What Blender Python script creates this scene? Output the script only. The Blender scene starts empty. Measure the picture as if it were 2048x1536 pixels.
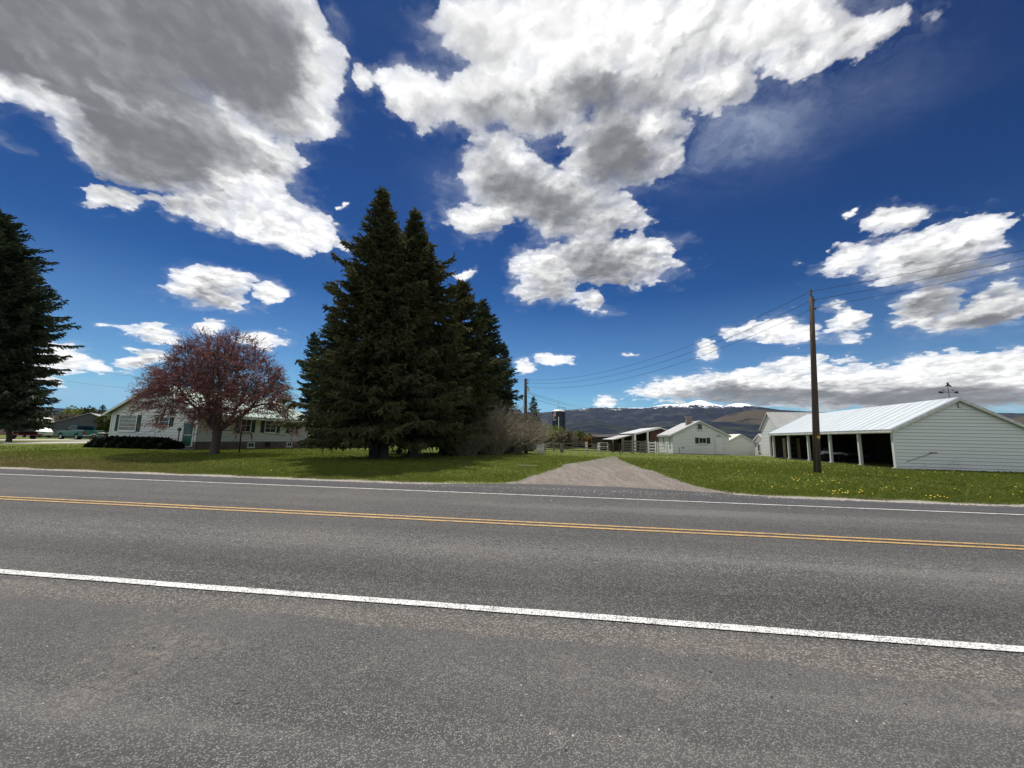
import bpy, bmesh, math, random
from mathutils import Vector, Matrix
R = math.radians
random.seed(7)
scene = bpy.context.scene
COL = scene.collection

# ------------------------------------------------------------------ camera
EYE = Vector((0, 0, 1.55))
FPX = 769.0                                  # focal length in photo pixels (2048 wide)
_Zl = Vector((0.022, 1.0, -108.0 / FPX)).normalized()
_Yl = (Vector((0, 0, -1)) - _Zl * Vector((0, 0, -1)).dot(_Zl)).normalized()
_Xl = _Yl.cross(_Zl)
ROT = Matrix((_Xl, _Yl, _Zl))
cam_d = bpy.data.cameras.new('camera')
cam_d.sensor_fit = 'HORIZONTAL'; cam_d.sensor_width = 36.0
cam_d.lens = 36.0 * FPX / 2048.0
cam_d.clip_start = 0.05; cam_d.clip_end = 60000.0
cam = bpy.data.objects.new('camera', cam_d); COL.objects.link(cam)
cam.matrix_world = Matrix.Translation(EYE) @ ROT.to_4x4()
scene.camera = cam

def ray(px, py):
    "world direction seen at a photo pixel"
    return (ROT @ Vector(((px - 1024) / FPX, (768 - py) / FPX, -1.0))).normalized()
def at(px, py, z=0.0):
    d = ray(px, py); return EYE + d * ((z - EYE.z) / d.z)
def atd(px, py, Y):
    d = ray(px, py); return EYE + d * (Y / d.y)

# ------------------------------------------------------------------ world and sun
SUN_EL, SUN_AZ = 63.0, -21.0                 # azimuth from +Y towards +X
SUN = Vector((math.sin(R(SUN_AZ)) * math.cos(R(SUN_EL)), math.cos(R(SUN_AZ)) * math.cos(R(SUN_EL)), math.sin(R(SUN_EL))))
scene.view_settings.view_transform = 'Standard'
scene.view_settings.look = 'None'
scene.view_settings.exposure = 0.12
scene.view_settings.gamma = 1.0
scene.view_settings.use_curve_mapping = False
scene.render.film_transparent = False
cy = scene.cycles
cy.max_bounces = 5; cy.diffuse_bounces = 3; cy.glossy_bounces = 2; cy.transmission_bounces = 4
cy.transparent_max_bounces = 8; cy.volume_bounces = 0
cy.use_adaptive_sampling = True; cy.adaptive_threshold = 0.015
cy.use_denoising = True; cy.denoiser = 'OPENIMAGEDENOISE'; cy.denoising_prefilter = 'ACCURATE'; cy.denoising_input_passes = 'RGB_ALBEDO_NORMAL'

class NT:
    "small helper for writing node trees"
    def __init__(s, tree): s.t = tree; s.n = tree.nodes; s.l = tree.links
    def set(s, sock, v):
        if v is None: return
        if isinstance(v, bpy.types.NodeSocket): s.l.new(v, sock)
        else:
            if hasattr(sock.default_value, '__len__') and not hasattr(v, '__len__'): v = [v] * len(sock.default_value)
            elif hasattr(v, '__len__') and len(sock.default_value) == 4 and len(v) == 3: v = (*v, 1.0)
            sock.default_value = v
    def math(s, op, a, b=None, c=None, clamp=False):
        n = s.n.new('ShaderNodeMath'); n.operation = op; n.use_clamp = clamp
        for i, v in enumerate((a, b, c)): s.set(n.inputs[i], v) if v is not None else None
        return n.outputs[0]
    def vec(s, op, a, b=None, scale=None):
        n = s.n.new('ShaderNodeVectorMath'); n.operation = op
        s.set(n.inputs[0], a)
        if b is not None: s.set(n.inputs[1], b)
        if scale is not None: s.set(n.inputs['Scale'], scale)
        return n.outputs['Value'] if op in ('DOT_PRODUCT', 'LENGTH', 'DISTANCE') else n.outputs['Vector']
    def noise(s, v, scale, detail=2.0, rough=0.5, dist=0.0, lac=2.0, typ=None, out='Fac', dim='3D'):
        n = s.n.new('ShaderNodeTexNoise'); n.noise_dimensions = dim
        if typ: n.noise_type = typ
        s.set(n.inputs['Vector'], v); n.inputs['Scale'].default_value = scale; n.inputs['Detail'].default_value = detail
        n.inputs['Roughness'].default_value = rough; n.inputs['Distortion'].default_value = dist
        n.inputs['Lacunarity'].default_value = lac
        return n.outputs[out]
    def voro(s, v, scale, feature='F1', out='Distance', rnd=1.0, dim='3D'):
        n = s.n.new('ShaderNodeTexVoronoi'); n.feature = feature; n.voronoi_dimensions = dim
        s.set(n.inputs['Vector'], v); n.inputs['Scale'].default_value = scale; n.inputs['Randomness'].default_value = rnd
        return n.outputs[out]
    def ramp(s, f, stops, interp='LINEAR'):
        n = s.n.new('ShaderNodeValToRGB'); n.color_ramp.interpolation = interp
        e = n.color_ramp.elements
        while len(e) < len(stops): e.new(0.5)
        for i, (p, c) in enumerate(stops):
            if not hasattr(c, '__len__'): c = (c, c, c)
            e[i].position = p; e[i].color = (*c[:3], 1)
        s.set(n.inputs[0], f); return n.outputs[0]
    def range(s, v, a, b, c=0.0, d=1.0, interp='LINEAR'):
        n = s.n.new('ShaderNodeMapRange'); n.interpolation_type = interp; n.clamp = True
        for i, x in enumerate((v, a, b, c, d)): s.set(n.inputs[i], x)
        return n.outputs[0]
    def mix(s, f, a, b, blend='MIX'):
        n = s.n.new('ShaderNodeMix'); n.data_type = 'RGBA'; n.blend_type = blend; n.clamp_factor = True
        s.set(n.inputs[0], f); s.set(n.inputs[6], a); s.set(n.inputs[7], b); return n.outputs[2]
    def mapping(s, v, scale=(1, 1, 1), rot=(0, 0, 0), loc=(0, 0, 0)):
        n = s.n.new('ShaderNodeMapping'); s.set(n.inputs[0], v)
        n.inputs['Scale'].default_value = scale; n.inputs['Rotation'].default_value = rot; n.inputs['Location'].default_value = loc
        return n.outputs[0]
    def sep(s, v):
        n = s.n.new('ShaderNodeSeparateXYZ'); s.set(n.inputs[0], v); return n.outputs
    def comb(s, x, y, z):
        n = s.n.new('ShaderNodeCombineXYZ')
        for i, v in enumerate((x, y, z)): s.set(n.inputs[i], v)
        return n.outputs[0]

# clouds: (px, py, radius along, radius across, tilt, weight) measured on the photograph, turned into directions on the sky
CLOUDS = [
 (120,20,600,290,16,1.25),(430,60,250,250,10,1.2),(545,130,165,185,0,1.0),(360,270,330,125,30,1.1),(610,60,75,90,0,.8),(600,235,100,70,-10,.8),
 (480,330,160,85,25,.9),(560,410,150,48,28,.7),(640,462,80,38,35,.6),(250,310,190,60,28,.9),
 (330,408,50,30,20,.8),(420,415,95,38,18,.7),(505,445,75,36,30,.7),(565,460,80,38,32,.7),(600,470,60,30,35,.6),(690,500,30,16,40,.5),(225,398,62,26,8,.8),(290,395,26,16,0,.6),(205,337,20,12,20,.55),
 (850,195,110,72,10,.8),(960,205,120,75,5,.8),(1000,90,170,110,20,.8),(890,30,60,55,0,.6),(1130,60,220,130,0,.9),(1060,200,160,100,0,.85),(1140,150,140,110,0,.9),
 (1240,285,155,100,0,1.0),(1290,180,120,90,0,.8),(1010,330,110,90,25,.75),(1100,390,190,95,12,.9),(960,428,95,48,-8,.8),(1190,440,125,50,0,.8),
 (1210,522,160,68,5,.95),(1100,550,85,60,20,.8),(1060,585,40,32,30,.5),(1190,597,42,28,25,.5),(1285,500,80,45,0,.8),(1330,310,60,32,0,.6),
 (1330,70,230,120,-10,.75),(1520,50,240,85,-12,.7),(1690,60,150,60,-15,.6),(1430,190,130,60,-35,.6),(1600,130,90,40,-30,.45),
 (718,160,38,38,30,.75),(768,160,44,24,0,.6),
 (420,568,115,46,2,.85),(450,605,90,26,5,.7),(545,588,38,27,0,.85),
 (310,664,70,24,3,.8),(425,658,46,19,0,.7),(525,686,70,23,2,.8),(285,721,60,22,0,.8),(125,716,66,31,0,.85),(195,728,34,18,0,.6),(212,660,22,10,0,.5),(105,762,32,14,0,.6),
 (916,538,26,13,0,.6),(684,424,13,10,0,.5),(1047,733,26,14,0,.65),(1113,718,43,14,0,.7),(1262,711,22,7,0,.42),(2030,795,60,9,0,.4),
 (1790,442,95,42,-12,.85),(1860,500,165,66,-14,.95),(1955,462,80,62,-20,.9),(1700,517,95,30,-20,.6),(1890,520,110,45,0,.8),(1850,610,95,55,-35,.9),(1990,615,110,46,-18,.9),(1910,640,130,32,-5,.8),
 (1680,427,18,10,-20,.5),(1590,532,14,6,0,.4),
 (1545,665,85,34,5,.75),(1490,652,50,20,-10,.6),(1615,668,45,18,0,.5),(1692,645,50,42,0,.85),(1413,700,30,27,0,.75),
 (1520,768,230,42,-5,.9),(1850,765,420,62,-2,1.2),(1340,780,120,30,-5,.7),(1590,735,65,28,-10,.6),(1215,806,36,18,0,.75),(1700,800,400,22,0,.8),
]

# shade painted into the clouds: darker (+) or brighter (-) places, same coordinates
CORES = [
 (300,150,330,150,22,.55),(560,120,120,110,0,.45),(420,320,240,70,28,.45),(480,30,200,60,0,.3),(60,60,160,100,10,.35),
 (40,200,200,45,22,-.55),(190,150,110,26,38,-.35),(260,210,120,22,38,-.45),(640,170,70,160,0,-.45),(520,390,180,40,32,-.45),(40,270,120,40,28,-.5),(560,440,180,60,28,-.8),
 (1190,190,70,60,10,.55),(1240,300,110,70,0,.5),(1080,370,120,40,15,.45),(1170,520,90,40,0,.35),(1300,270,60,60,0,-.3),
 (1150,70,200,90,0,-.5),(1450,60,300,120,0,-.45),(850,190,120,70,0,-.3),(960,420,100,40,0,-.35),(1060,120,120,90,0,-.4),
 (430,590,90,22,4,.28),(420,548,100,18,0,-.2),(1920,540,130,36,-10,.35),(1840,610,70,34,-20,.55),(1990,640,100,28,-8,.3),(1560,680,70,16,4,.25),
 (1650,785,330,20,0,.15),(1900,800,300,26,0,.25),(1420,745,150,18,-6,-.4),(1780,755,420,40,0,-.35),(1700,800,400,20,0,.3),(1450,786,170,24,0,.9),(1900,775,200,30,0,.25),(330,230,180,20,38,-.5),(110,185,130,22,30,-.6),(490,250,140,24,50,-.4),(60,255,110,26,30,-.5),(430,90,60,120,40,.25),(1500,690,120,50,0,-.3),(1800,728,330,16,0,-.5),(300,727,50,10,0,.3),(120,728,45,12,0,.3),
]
VEIL = [(1500,230,190,120,-35,1.0),(1420,300,150,60,-25,.7),(1300,130,160,110,0,.5),(1700,190,220,90,-20,.35),(900,330,90,120,0,.22),(1850,20,200,120,0,.12),
 (150,785,190,26,0,1.0),(330,775,160,12,3,.8),(1100,20,300,160,0,.5),(620,500,90,40,30,.25),(2000,560,60,120,0,.3),(1950,700,260,50,0,.3),(1990,835,200,22,0,.9)]
import numpy as np
def sky_blobs(Dv, items, soft=.12, start=-3.0, plain=False):
    acc = np.full(Dv.shape[:-1], start, np.float32)
    for (cx, cyy, ra, rb, tilt, w) in items:
        c = ray(cx, cyy); t = R(tilt)
        e1 = ray(cx + ra * .5 * math.cos(t), cyy + ra * .5 * math.sin(t)) - ray(cx - ra * .5 * math.cos(t), cyy - ra * .5 * math.sin(t))
        e2 = ray(cx - rb * .5 * math.sin(t), cyy + rb * .5 * math.cos(t)) - ray(cx + rb * .5 * math.sin(t), cyy - rb * .5 * math.cos(t))
        e1 -= c * e1.dot(c); e2 -= c * e2.dot(c)
        M = Matrix((e1, e2, c)).transposed().inverted()
        a = Dv @ np.array(M[0], np.float32); b = Dv @ np.array(M[1], np.float32)
        ln = np.sqrt(a * a + b * b) + 50.0 * (Dv @ np.array(c, np.float32) < 0)
        if plain:
            acc += w * np.exp(-1.6 * ln * ln)
        else:
            f = w * (1 - ln)
            h = np.maximum(soft - np.abs(acc - f), 0) / soft
            acc = np.maximum(acc, f) + h * h * soft * .25
    return acc
MW, MH = 1792, 896
_ph = -((np.arange(MW) + .5) / MW - .5) * 2 * math.pi
_th = ((np.arange(MH) + .5) / MH - .5) * math.pi
PH, TH = np.meshgrid(_ph, _th)
DV = np.stack([np.cos(TH) * np.cos(PH), np.cos(TH) * np.sin(PH), np.sin(TH)], -1).astype(np.float32)
FILL_CLOUDS_BEHIND = [(0, -1, .45, .8, .4), (.8, -.6, .6, .6, .4), (-.8, -.6, .5, .6, .35), (.1, -.5, 1., .5, .4), (-1, -.1, .25, .3, .2)]  # unseen clouds added behind the camera as fill light
def behind(Dv):
    acc = np.full(Dv.shape[:-1], -3, np.float32)
    for x, y, z_, r1, r2 in FILL_CLOUDS_BEHIND:
        v = Vector((x, y, z_)).normalized(); dd = np.sqrt(((Dv - np.array(v)) ** 2 * np.array((1, 1, (r1 / r2) ** 2))).sum(-1)) / r1
        acc = np.maximum(acc, .9 * (1 - dd))
    return acc
lowz = DV[..., 2] > -.1
FM = np.zeros((MH, MW, 4), np.float32)
f0 = np.maximum(sky_blobs(DV, CLOUDS), behind(DV))
sv = np.array(SUN, np.float32)
tot = np.zeros_like(f0)
for k, st in enumerate((.03, .07, .12)):
    D2 = DV + (sv - DV) * st
    tot += np.maximum(np.maximum(sky_blobs(D2, CLOUDS), behind(D2)), -.4) * (.45, .33, .22)[k]
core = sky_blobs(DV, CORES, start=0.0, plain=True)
FM[..., 0] = np.clip(f0, -1.5, 2) * .25 + .5
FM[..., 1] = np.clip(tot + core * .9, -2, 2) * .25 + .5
FM[..., 2] = np.clip(sky_blobs(DV, VEIL, start=0.0, plain=True), 0, 1.5) * .5
FM[..., 3] = 1
img = bpy.data.images.new('cloud_cover', MW, MH, alpha=False, float_buffer=True)
img.colorspace_settings.name = 'Non-Color'
img.pixels.foreach_set(FM.ravel()); img.update(); img.pack()
del DV, PH, TH, D2, FM, f0, tot, core

world = bpy.data.worlds.new('World'); scene.world = world; world.use_nodes = True
world.cycles.sampling_method = 'MANUAL'; world.cycles.sample_map_resolution = 512
wt = NT(world.node_tree)
for n in list(wt.n): wt.n.remove(n)
out = wt.n.new('ShaderNodeOutputWorld')
tc = wt.n.new('ShaderNodeTexCoord'); D0 = wt.vec('NORMALIZE', tc.outputs['Generated'])
sky = wt.n.new('ShaderNodeTexSky'); sky.sky_type = 'NISHITA'; sky.sun_disc = False
sky.sun_elevation = R(SUN_EL); sky.sun_rotation = R(SUN_AZ); sky.altitude = 2000.0
sky.air_density = 1.0; sky.dust_density = 0.2; sky.ozone_density = 1.4
z = wt.sep(D0)[2]
zinv = wt.math('DIVIDE', 1.0, wt.math('ADD', wt.math('MAXIMUM', z, 0.0), 0.28))
q0 = wt.vec('SCALE', D0, scale=zinv)
w1 = wt.vec('SUBTRACT', wt.noise(q0, 5.0, 5.0, .62, out='Color'), (.5, .5, .5))
w2 = wt.vec('SUBTRACT', wt.noise(q0, 26.0, 4.0, .6, out='Color'), (.5, .5, .5))
amp = wt.range(z, 0.0, .5, .035, .12)
amp2 = wt.range(z, 0.0, .5, .008, .028)
Dw = wt.vec('ADD', wt.vec('ADD', D0, wt.vec('SCALE', w1, scale=amp)), wt.vec('SCALE', w2, scale=amp2))
env = wt.n.new('ShaderNodeTexEnvironment'); env.image = img; env.interpolation = 'Cubic'; wt.l.new(Dw, env.inputs[0])
ch = wt.n.new('ShaderNodeSeparateColor'); wt.l.new(env.outputs[0], ch.inputs[0])
F = wt.math('MULTIPLY', wt.math('SUBTRACT', ch.outputs[0], .5), 4.0)
T = wt.math('MULTIPLY', wt.math('SUBTRACT', ch.outputs[1], .5), 4.0)
V = wt.math('MULTIPLY', ch.outputs[2], 2.0)
N1 = wt.noise(q0, 4.4, 12.0, .54)
q1 = wt.vec('ADD', q0, wt.vec('SCALE', wt.vec('SUBTRACT', tuple(SUN), D0), scale=.05))
N2 = wt.noise(q1, 4.4, 6.0, .56)
wq = wt.vec('ADD', wt.vec('SCALE', w1, scale=.16), wt.vec('SCALE', w2, scale=.045))
qa = wt.vec('ADD', q0, wq)
qb = wt.vec('ADD', qa, wt.vec('SCALE', wt.vec('SUBTRACT', tuple(SUN), D0), scale=.022))
VR = wt.voro(qa, 12.0, 'SMOOTH_F1'); VB = wt.voro(qb, 12.0, 'SMOOTH_F1')
VR2 = wt.voro(qa, 31.0, 'SMOOTH_F1'); VB2 = wt.voro(qb, 31.0, 'SMOOTH_F1')
emb = wt.math('ADD', wt.math('SUBTRACT', VB, VR), wt.math('MULTIPLY', wt.math('SUBTRACT', VB2, VR2), .45))
DA = wt.math('ADD', F, wt.math('MULTIPLY', wt.math('SUBTRACT', N1, .53), .85))
DA = wt.math('SUBTRACT', DA, wt.math('ADD', wt.math('MULTIPLY', VR, .48), wt.math('MULTIPLY', VR2, .26)))
DA = wt.math('ADD', DA, .22)
mask = wt.math('ADD', wt.math('MULTIPLY', wt.range(DA, -.02, .10, 0, 1, 'SMOOTHSTEP'), .55), wt.math('MULTIPLY', wt.range(DA, .0, .40, 0, 1, 'SMOOTHSTEP'), .45))
thick = wt.range(wt.math('ADD', T, wt.math('MULTIPLY', wt.math('SUBTRACT', N2, .5), wt.range(z, .03, .25, .35, .75))), -.05, 1.0, 0, 1, 'SMOOTHSTEP')
grad = wt.math('SUBTRACT', N1, N2)
lit = wt.math('SUBTRACT', 1.10, wt.math('MULTIPLY', thick, .86))
lit = wt.math('ADD', lit, wt.math('MULTIPLY', wt.math('MULTIPLY', emb, wt.range(z, .03, .25, .55, 1.5)), wt.range(thick, 1.0, .2, .30, 1.0)))
lit = wt.math('ADD', lit, wt.math('MULTIPLY', grad, wt.range(z, .03, .25, .5, 1.1)))
lit = wt.math('ADD', lit, wt.math('MULTIPLY', wt.math('SUBTRACT', .35, VR), .12))
lit = wt.math('ADD', lit, wt.math('MULTIPLY', wt.range(DA, .35, .0, 0, 1), .12))
lit = wt.math('MINIMUM', wt.math('SMOOTH_MAX', lit, .22, .25), 1.2)
cloudcol = wt.mix(wt.range(lit, .2, .85), (.90, .93, 1.0), (1.0, 1.0, 1.0))
cl = wt.vec('SCALE', cloudcol, scale=wt.math('MULTIPLY', wt.math('MULTIPLY', lit, .85), wt.range(wt.sep(D0)[1], .15, -.35, 1.0, 1.25)))  # clouds behind the camera are brightened for extra fill
VN = wt.noise(wt.mapping(wt.vec('ADD', q0, wt.vec('SCALE', w1, scale=.3)), (1.3, 3.2, 1.0), (0, 0, R(35))), 2.2, 7.0, .6)
veil = wt.math('MULTIPLY', wt.math('MULTIPLY', V, wt.range(VN, .35, .85, 0, 1)), .75, clamp=True)
SKYK = 0.075
hsv = wt.n.new('ShaderNodeHueSaturation'); wt.l.new(sky.outputs[0], hsv.inputs['Color']); hsv.inputs['Saturation'].default_value = 1.15
skyc = wt.vec('SCALE', hsv.outputs[0], scale=SKYK)
sc_ = wt.sep(wt.vec('MINIMUM', skyc, (.32, .47, .62))); skyc = wt.comb(wt.math('MULTIPLY', wt.math('POWER', sc_[0], 2.1), 1.75), wt.math('MULTIPLY', wt.math('POWER', sc_[1], 1.85), 1.88), wt.math('MULTIPLY', wt.math('POWER', sc_[2], 1.67), 1.47))
skyc = wt.mix(wt.range(z, .34, .02, 0, .42), skyc, (.27, .46, .72))
final = wt.mix(veil, skyc, (.42, .49, .62))
wisp = wt.math('MULTIPLY', wt.math('MULTIPLY', wt.range(DA, -.30, .06, 0, 1, 'SMOOTHSTEP'), wt.range(VN, .42, .78, 0, 1)), .55)
final = wt.mix(wisp, final, (.66, .69, .75))
final = wt.mix(mask, final, cl)
bg = wt.n.new('ShaderNodeBackground'); wt.l.new(final, bg.inputs[0]); bg.inputs[1].default_value = 1.0
wt.l.new(bg.outputs[0], out.inputs[0])

sun_d = bpy.data.lights.new('sun', 'SUN'); sun_d.energy = 5.0; sun_d.angle = R(.53); sun_d.color = (1.0, .955, .89)
sun_o = bpy.data.objects.new('sun', sun_d); COL.objects.link(sun_o)
sun_o.rotation_euler = SUN.to_track_quat('Z', 'Y').to_euler(); sun_o.location = SUN * 100

# ------------------------------------------------------------------ helpers
def tag(o, label=None, cat=None, group=None, kind=None):
    if label: o['label'] = label
    if cat: o['category'] = cat
    if group: o['group'] = group
    if kind: o['kind'] = kind
    return o
def thing(name, label, cat, loc=(0, 0, 0), rz=0.0, group=None):
    o = bpy.data.objects.new(name, None); COL.objects.link(o); o.empty_display_size = .3
    o.location = loc; o.rotation_euler = (0, 0, rz)
    return tag(o, label, cat, group)
def copy_tree(o, parent=None):
    c = o.copy(); COL.objects.link(c)
    if parent is not None: c.parent = parent
    for ch in list(o.children): copy_tree(ch, c)
    return c

class MB:
    "collects polygons, then links them as one mesh object"
    def __init__(s): s.v = []; s.f = []; s.m = []; s.cur = 0
    def poly(s, pts):
        n = len(s.v); s.v += [tuple(p) for p in pts]; s.f.append(tuple(range(n, n + len(pts)))); s.m.append(s.cur)
    def box(s, c, d, mat=None):
        x, y, z = c; a, b, h = d[0] / 2, d[1] / 2, d[2] / 2
        P = [Vector((i * a, j * b, k * h)) for i in (-1, 1) for j in (-1, 1) for k in (-1, 1)]
        if mat is not None: P = [mat @ p for p in P]
        P = [p + Vector(c) for p in P]
        n = len(s.v); s.v += [tuple(p) for p in P]
        for q in ((0, 1, 3, 2), (4, 6, 7, 5), (0, 4, 5, 1), (2, 3, 7, 6), (0, 2, 6, 4), (1, 5, 7, 3)):
            s.f.append(tuple(n + i for i in q)); s.m.append(s.cur)
    def beam(s, a, b, w, h=None, up=Vector((0, 0, 1))):
        a = Vector(a); b = Vector(b); h = h or w; d = (b - a); L = d.length; d.normalize()
        x = d.cross(up)
        if x.length < 1e-4: x = Vector((1, 0, 0))
        x.normalize(); y = x.cross(d)
        s.box((a + b) / 2, (w, L, h), Matrix((x, d, y)).transposed())
    def tube(s, pts, r, n=8, cap=True):
        pts = [Vector(p) for p in pts]; rr = r if hasattr(r, '__len__') else [r] * len(pts)
        base = len(s.v); prev = None
        for i, p in enumerate(pts):
            d = (pts[min(i + 1, len(pts) - 1)] - pts[max(i - 1, 0)])
            d = d.normalized() if d.length > 1e-9 else Vector((0, 0, 1))
            if prev is None: x = d.cross(Vector((0, 0, 1)) if abs(d.z) < .9 else Vector((1, 0, 0))).normalized()
            else: x = (prev - d * prev.dot(d)).normalized()
            prev = x; y = d.cross(x)
            for k in range(n):
                t = 2 * math.pi * k / n; s.v.append(tuple(p + (x * math.cos(t) + y * math.sin(t)) * rr[i]))
        for i in range(len(pts) - 1):
            for k in range(n):
                a = base + i * n + k; b = base + i * n + (k + 1) % n
                s.f.append((a, b, b + n, a + n)); s.m.append(s.cur)
        if cap:
            s.f.append(tuple(base + k for k in reversed(range(n)))); s.m.append(s.cur)
            s.f.append(tuple(base + (len(pts) - 1) * n + k for k in range(n))); s.m.append(s.cur)
    def prism(s, prof, a, b, axis='x'):
        "profile of (u,v) points pushed from a to b along an axis; profile lies in the other two axes"
        def P(u, v, t): return {'x': (t, u, v), 'y': (u, t, v), 'z': (u, v, t)}[axis]
        n = len(prof); base = len(s.v)
        s.v += [P(u, v, a) for u, v in prof] + [P(u, v, b) for u, v in prof]
        s.f.append(tuple(base + i for i in range(n))); s.f.append(tuple(base + n + i for i in reversed(range(n)))); s.m += [s.cur] * 2
        for i in range(n):
            j = (i + 1) % n; s.f.append((base + i, base + n + i, base + n + j, base + j)); s.m.append(s.cur)
    def lathe(s, prof, c=(0, 0, 0), n=24):
        base = len(s.v)
        for r, z in prof:
            for k in range(n):
                t = 2 * math.pi * k / n; s.v.append((c[0] + r * math.cos(t), c[1] + r * math.sin(t), c[2] + z))
        for i in range(len(prof) - 1):
            for k in range(n):
                a = base + i * n + k; b = base + i * n + (k + 1) % n
                s.f.append((a, b, b + n, a + n)); s.m.append(s.cur)
    def build(s, name, mat, parent=None, smooth=False, bevel=0, recalc=True):
        me = bpy.data.meshes.new(name); me.from_pydata(s.v, [], s.f); me.update()
        mats = mat if isinstance(mat, (list, tuple)) else [mat]
        for m in mats: me.materials.append(m)
        if len(mats) > 1: me.polygons.foreach_set('material_index', s.m)
        if recalc:
            bm = bmesh.new(); bm.from_mesh(me); bmesh.ops.recalc_face_normals(bm, faces=bm.faces)
            if bevel: bmesh.ops.bevel(bm, geom=[e for e in bm.edges if len(e.link_faces) == 2 and e.calc_face_angle(0) > .6], offset=bevel, segments=2, affect='EDGES', clamp_overlap=True)
            bm.to_mesh(me); bm.free()
        if smooth: me.polygons.foreach_set('use_smooth', [True] * len(me.polygons))
        o = bpy.data.objects.new(name, me); COL.objects.link(o)
        if parent is not None: o.parent = parent
        return o
def np_mesh(name, V, Fq, mat, parent=None, smooth=False):
    "fast mesh from numpy arrays; all faces have the same corner count"
    me = bpy.data.meshes.new(name); V = np.asarray(V, np.float32); Fq = np.asarray(Fq, np.int32); k = Fq.shape[1]
    me.vertices.add(len(V)); me.vertices.foreach_set('co', V.ravel())
    me.loops.add(Fq.size); me.loops.foreach_set('vertex_index', Fq.ravel())
    me.polygons.add(len(Fq)); me.polygons.foreach_set('loop_start', np.arange(len(Fq), dtype=np.int32) * k)
    me.materials.append(mat); me.update(calc_edges=True)
    if smooth: me.polygons.foreach_set('use_smooth', [True] * len(Fq))
    o = bpy.data.objects.new(name, me); COL.objects.link(o)
    if parent is not None: o.parent = parent
    return o

# ------------------------------------------------------------------ materials
def newmat(name):
    m = bpy.data.materials.new(name); m.use_nodes = True; t = NT(m.node_tree)
    b = t.n['Principled BSDF']; return m, t, b
def coords(t, kind='Object'):
    return t.n.new('ShaderNodeTexCoord').outputs[kind]
def geo_pos(t): return t.n.new('ShaderNodeNewGeometry').outputs['Position']
def bump(t, b, h, strength=.3, dist=.01):
    n = t.n.new('ShaderNodeBump'); n.inputs['Strength'].default_value = strength; n.inputs['Distance'].default_value = dist
    t.set(n.inputs['Height'], h); t.l.new(n.outputs[0], b.inputs['Normal'])
def simple(name, col, rough=.7, var=.25, scale=4.0, metallic=0.0, bumpk=.15, spec=.4, detail=5, col2=None):
    m, t, b = newmat(name); v = coords(t)
    n = t.noise(v, scale, detail, .6)
    c2 = col2 or tuple(max(0, c * (1 - var)) for c in col); c1 = tuple(min(1, c * (1 + var * .6)) for c in col)
    t.set(b.inputs['Base Color'], t.mix(t.range(n, .3, .7), c2, c1)); b.inputs['Roughness'].default_value = rough
    b.inputs['Metallic'].default_value = metallic; b.inputs['Specular IOR Level'].default_value = spec
    if bumpk: bump(t, b, t.noise(v, scale * 6, 4, .6), bumpk, .01)
    return m
def painted_boards(name, col, wear=.5, wear_col=(.22, .20, .18)):
    "old white paint: grime, flaking to grey wood, long along the boards"
    m, t, b = newmat(name); v = coords(t)
    st = t.mapping(v, (1.2, 1.2, 9.0))
    n1 = t.noise(st, 1.6, 8, .65); n2 = t.noise(v, .55, 4, .6)
    n3 = t.noise(t.mapping(v, (2.5, 2.5, 22.0)), 3.0, 6, .7)
    z = t.sep(v)[2]
    low = t.range(z, 1.3, .0, 0, .16)
    flake = t.range(t.math('ADD', t.math('ADD', n3, t.math('MULTIPLY', n2, .35)), low), .955 - wear * .12, 1.04 - wear * .12)
    c = t.mix(t.range(n1, .25, .75), tuple(x * .80 for x in col), col)
    c = t.mix(t.range(n2, .35, .7), tuple(x * .9 for x in col), c)
    c = t.mix(t.math('MULTIPLY', flake, .85), c, wear_col)
    t.set(b.inputs['Base Color'], c); b.inputs['Roughness'].default_value = .62; b.inputs['Specular IOR Level'].default_value = .3
    bump(t, b, t.noise(t.mapping(v, (1, 1, 8)), 2, 4, .6), .15, .004)
    return m
def metal_roof(name, col, rust=.2, rust_col=(.22, .14, .09), axis='x'):
    m, t, b = newmat(name); v = coords(t)
    st = t.mapping(v, (.35, 3.0, .35) if axis == 'x' else (3.0, .35, .35))
    n1 = t.noise(st, 2.2, 7, .6); n2 = t.noise(t.mapping(v, (.8, 9.0, .8)), 2.0, 6, .7)
    cell = t.n.new('ShaderNodeTexWhiteNoise'); cell.noise_dimensions = '1D'
    t.set(cell.inputs['W'], t.math('FLOOR', t.math('MULTIPLY', t.sep(v)[1 if axis == 'x' else 0], 1.5)))
    c = t.mix(t.range(n1, .3, .7), tuple(x * .78 for x in col), col)
    c = t.mix(t.math('MULTIPLY', cell.outputs['Value'], .35), c, tuple(min(1, x * 1.12) for x in col))
    c = t.mix(t.range(n2, .62 - rust * .12, .74 - rust * .1, 0, .8), c, rust_col)
    t.set(b.inputs['Base Color'], c); b.inputs['Roughness'].default_value = .48; b.inputs['Metallic'].default_value = .25
    bump(t, b, n1, .1, .02)
    return m
def wood(name, col, rough=.85):
    m, t, b = newmat(name); v = coords(t)
    n = t.noise(t.mapping(v, (14, 14, 1.2)), 2.0, 7, .65); n2 = t.noise(v, 1.2, 3)
    c = t.mix(t.range(n, .3, .72), tuple(x * .45 for x in col), tuple(min(1, x * 1.25) for x in col))
    c = t.mix(t.range(n2, .3, .75), tuple(x * .8 for x in col), c)
    t.set(b.inputs['Base Color'], c); b.inputs['Roughness'].default_value = rough; b.inputs['Specular IOR Level'].default_value = .2
    bump(t, b, n, .5, .01); return m
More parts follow.
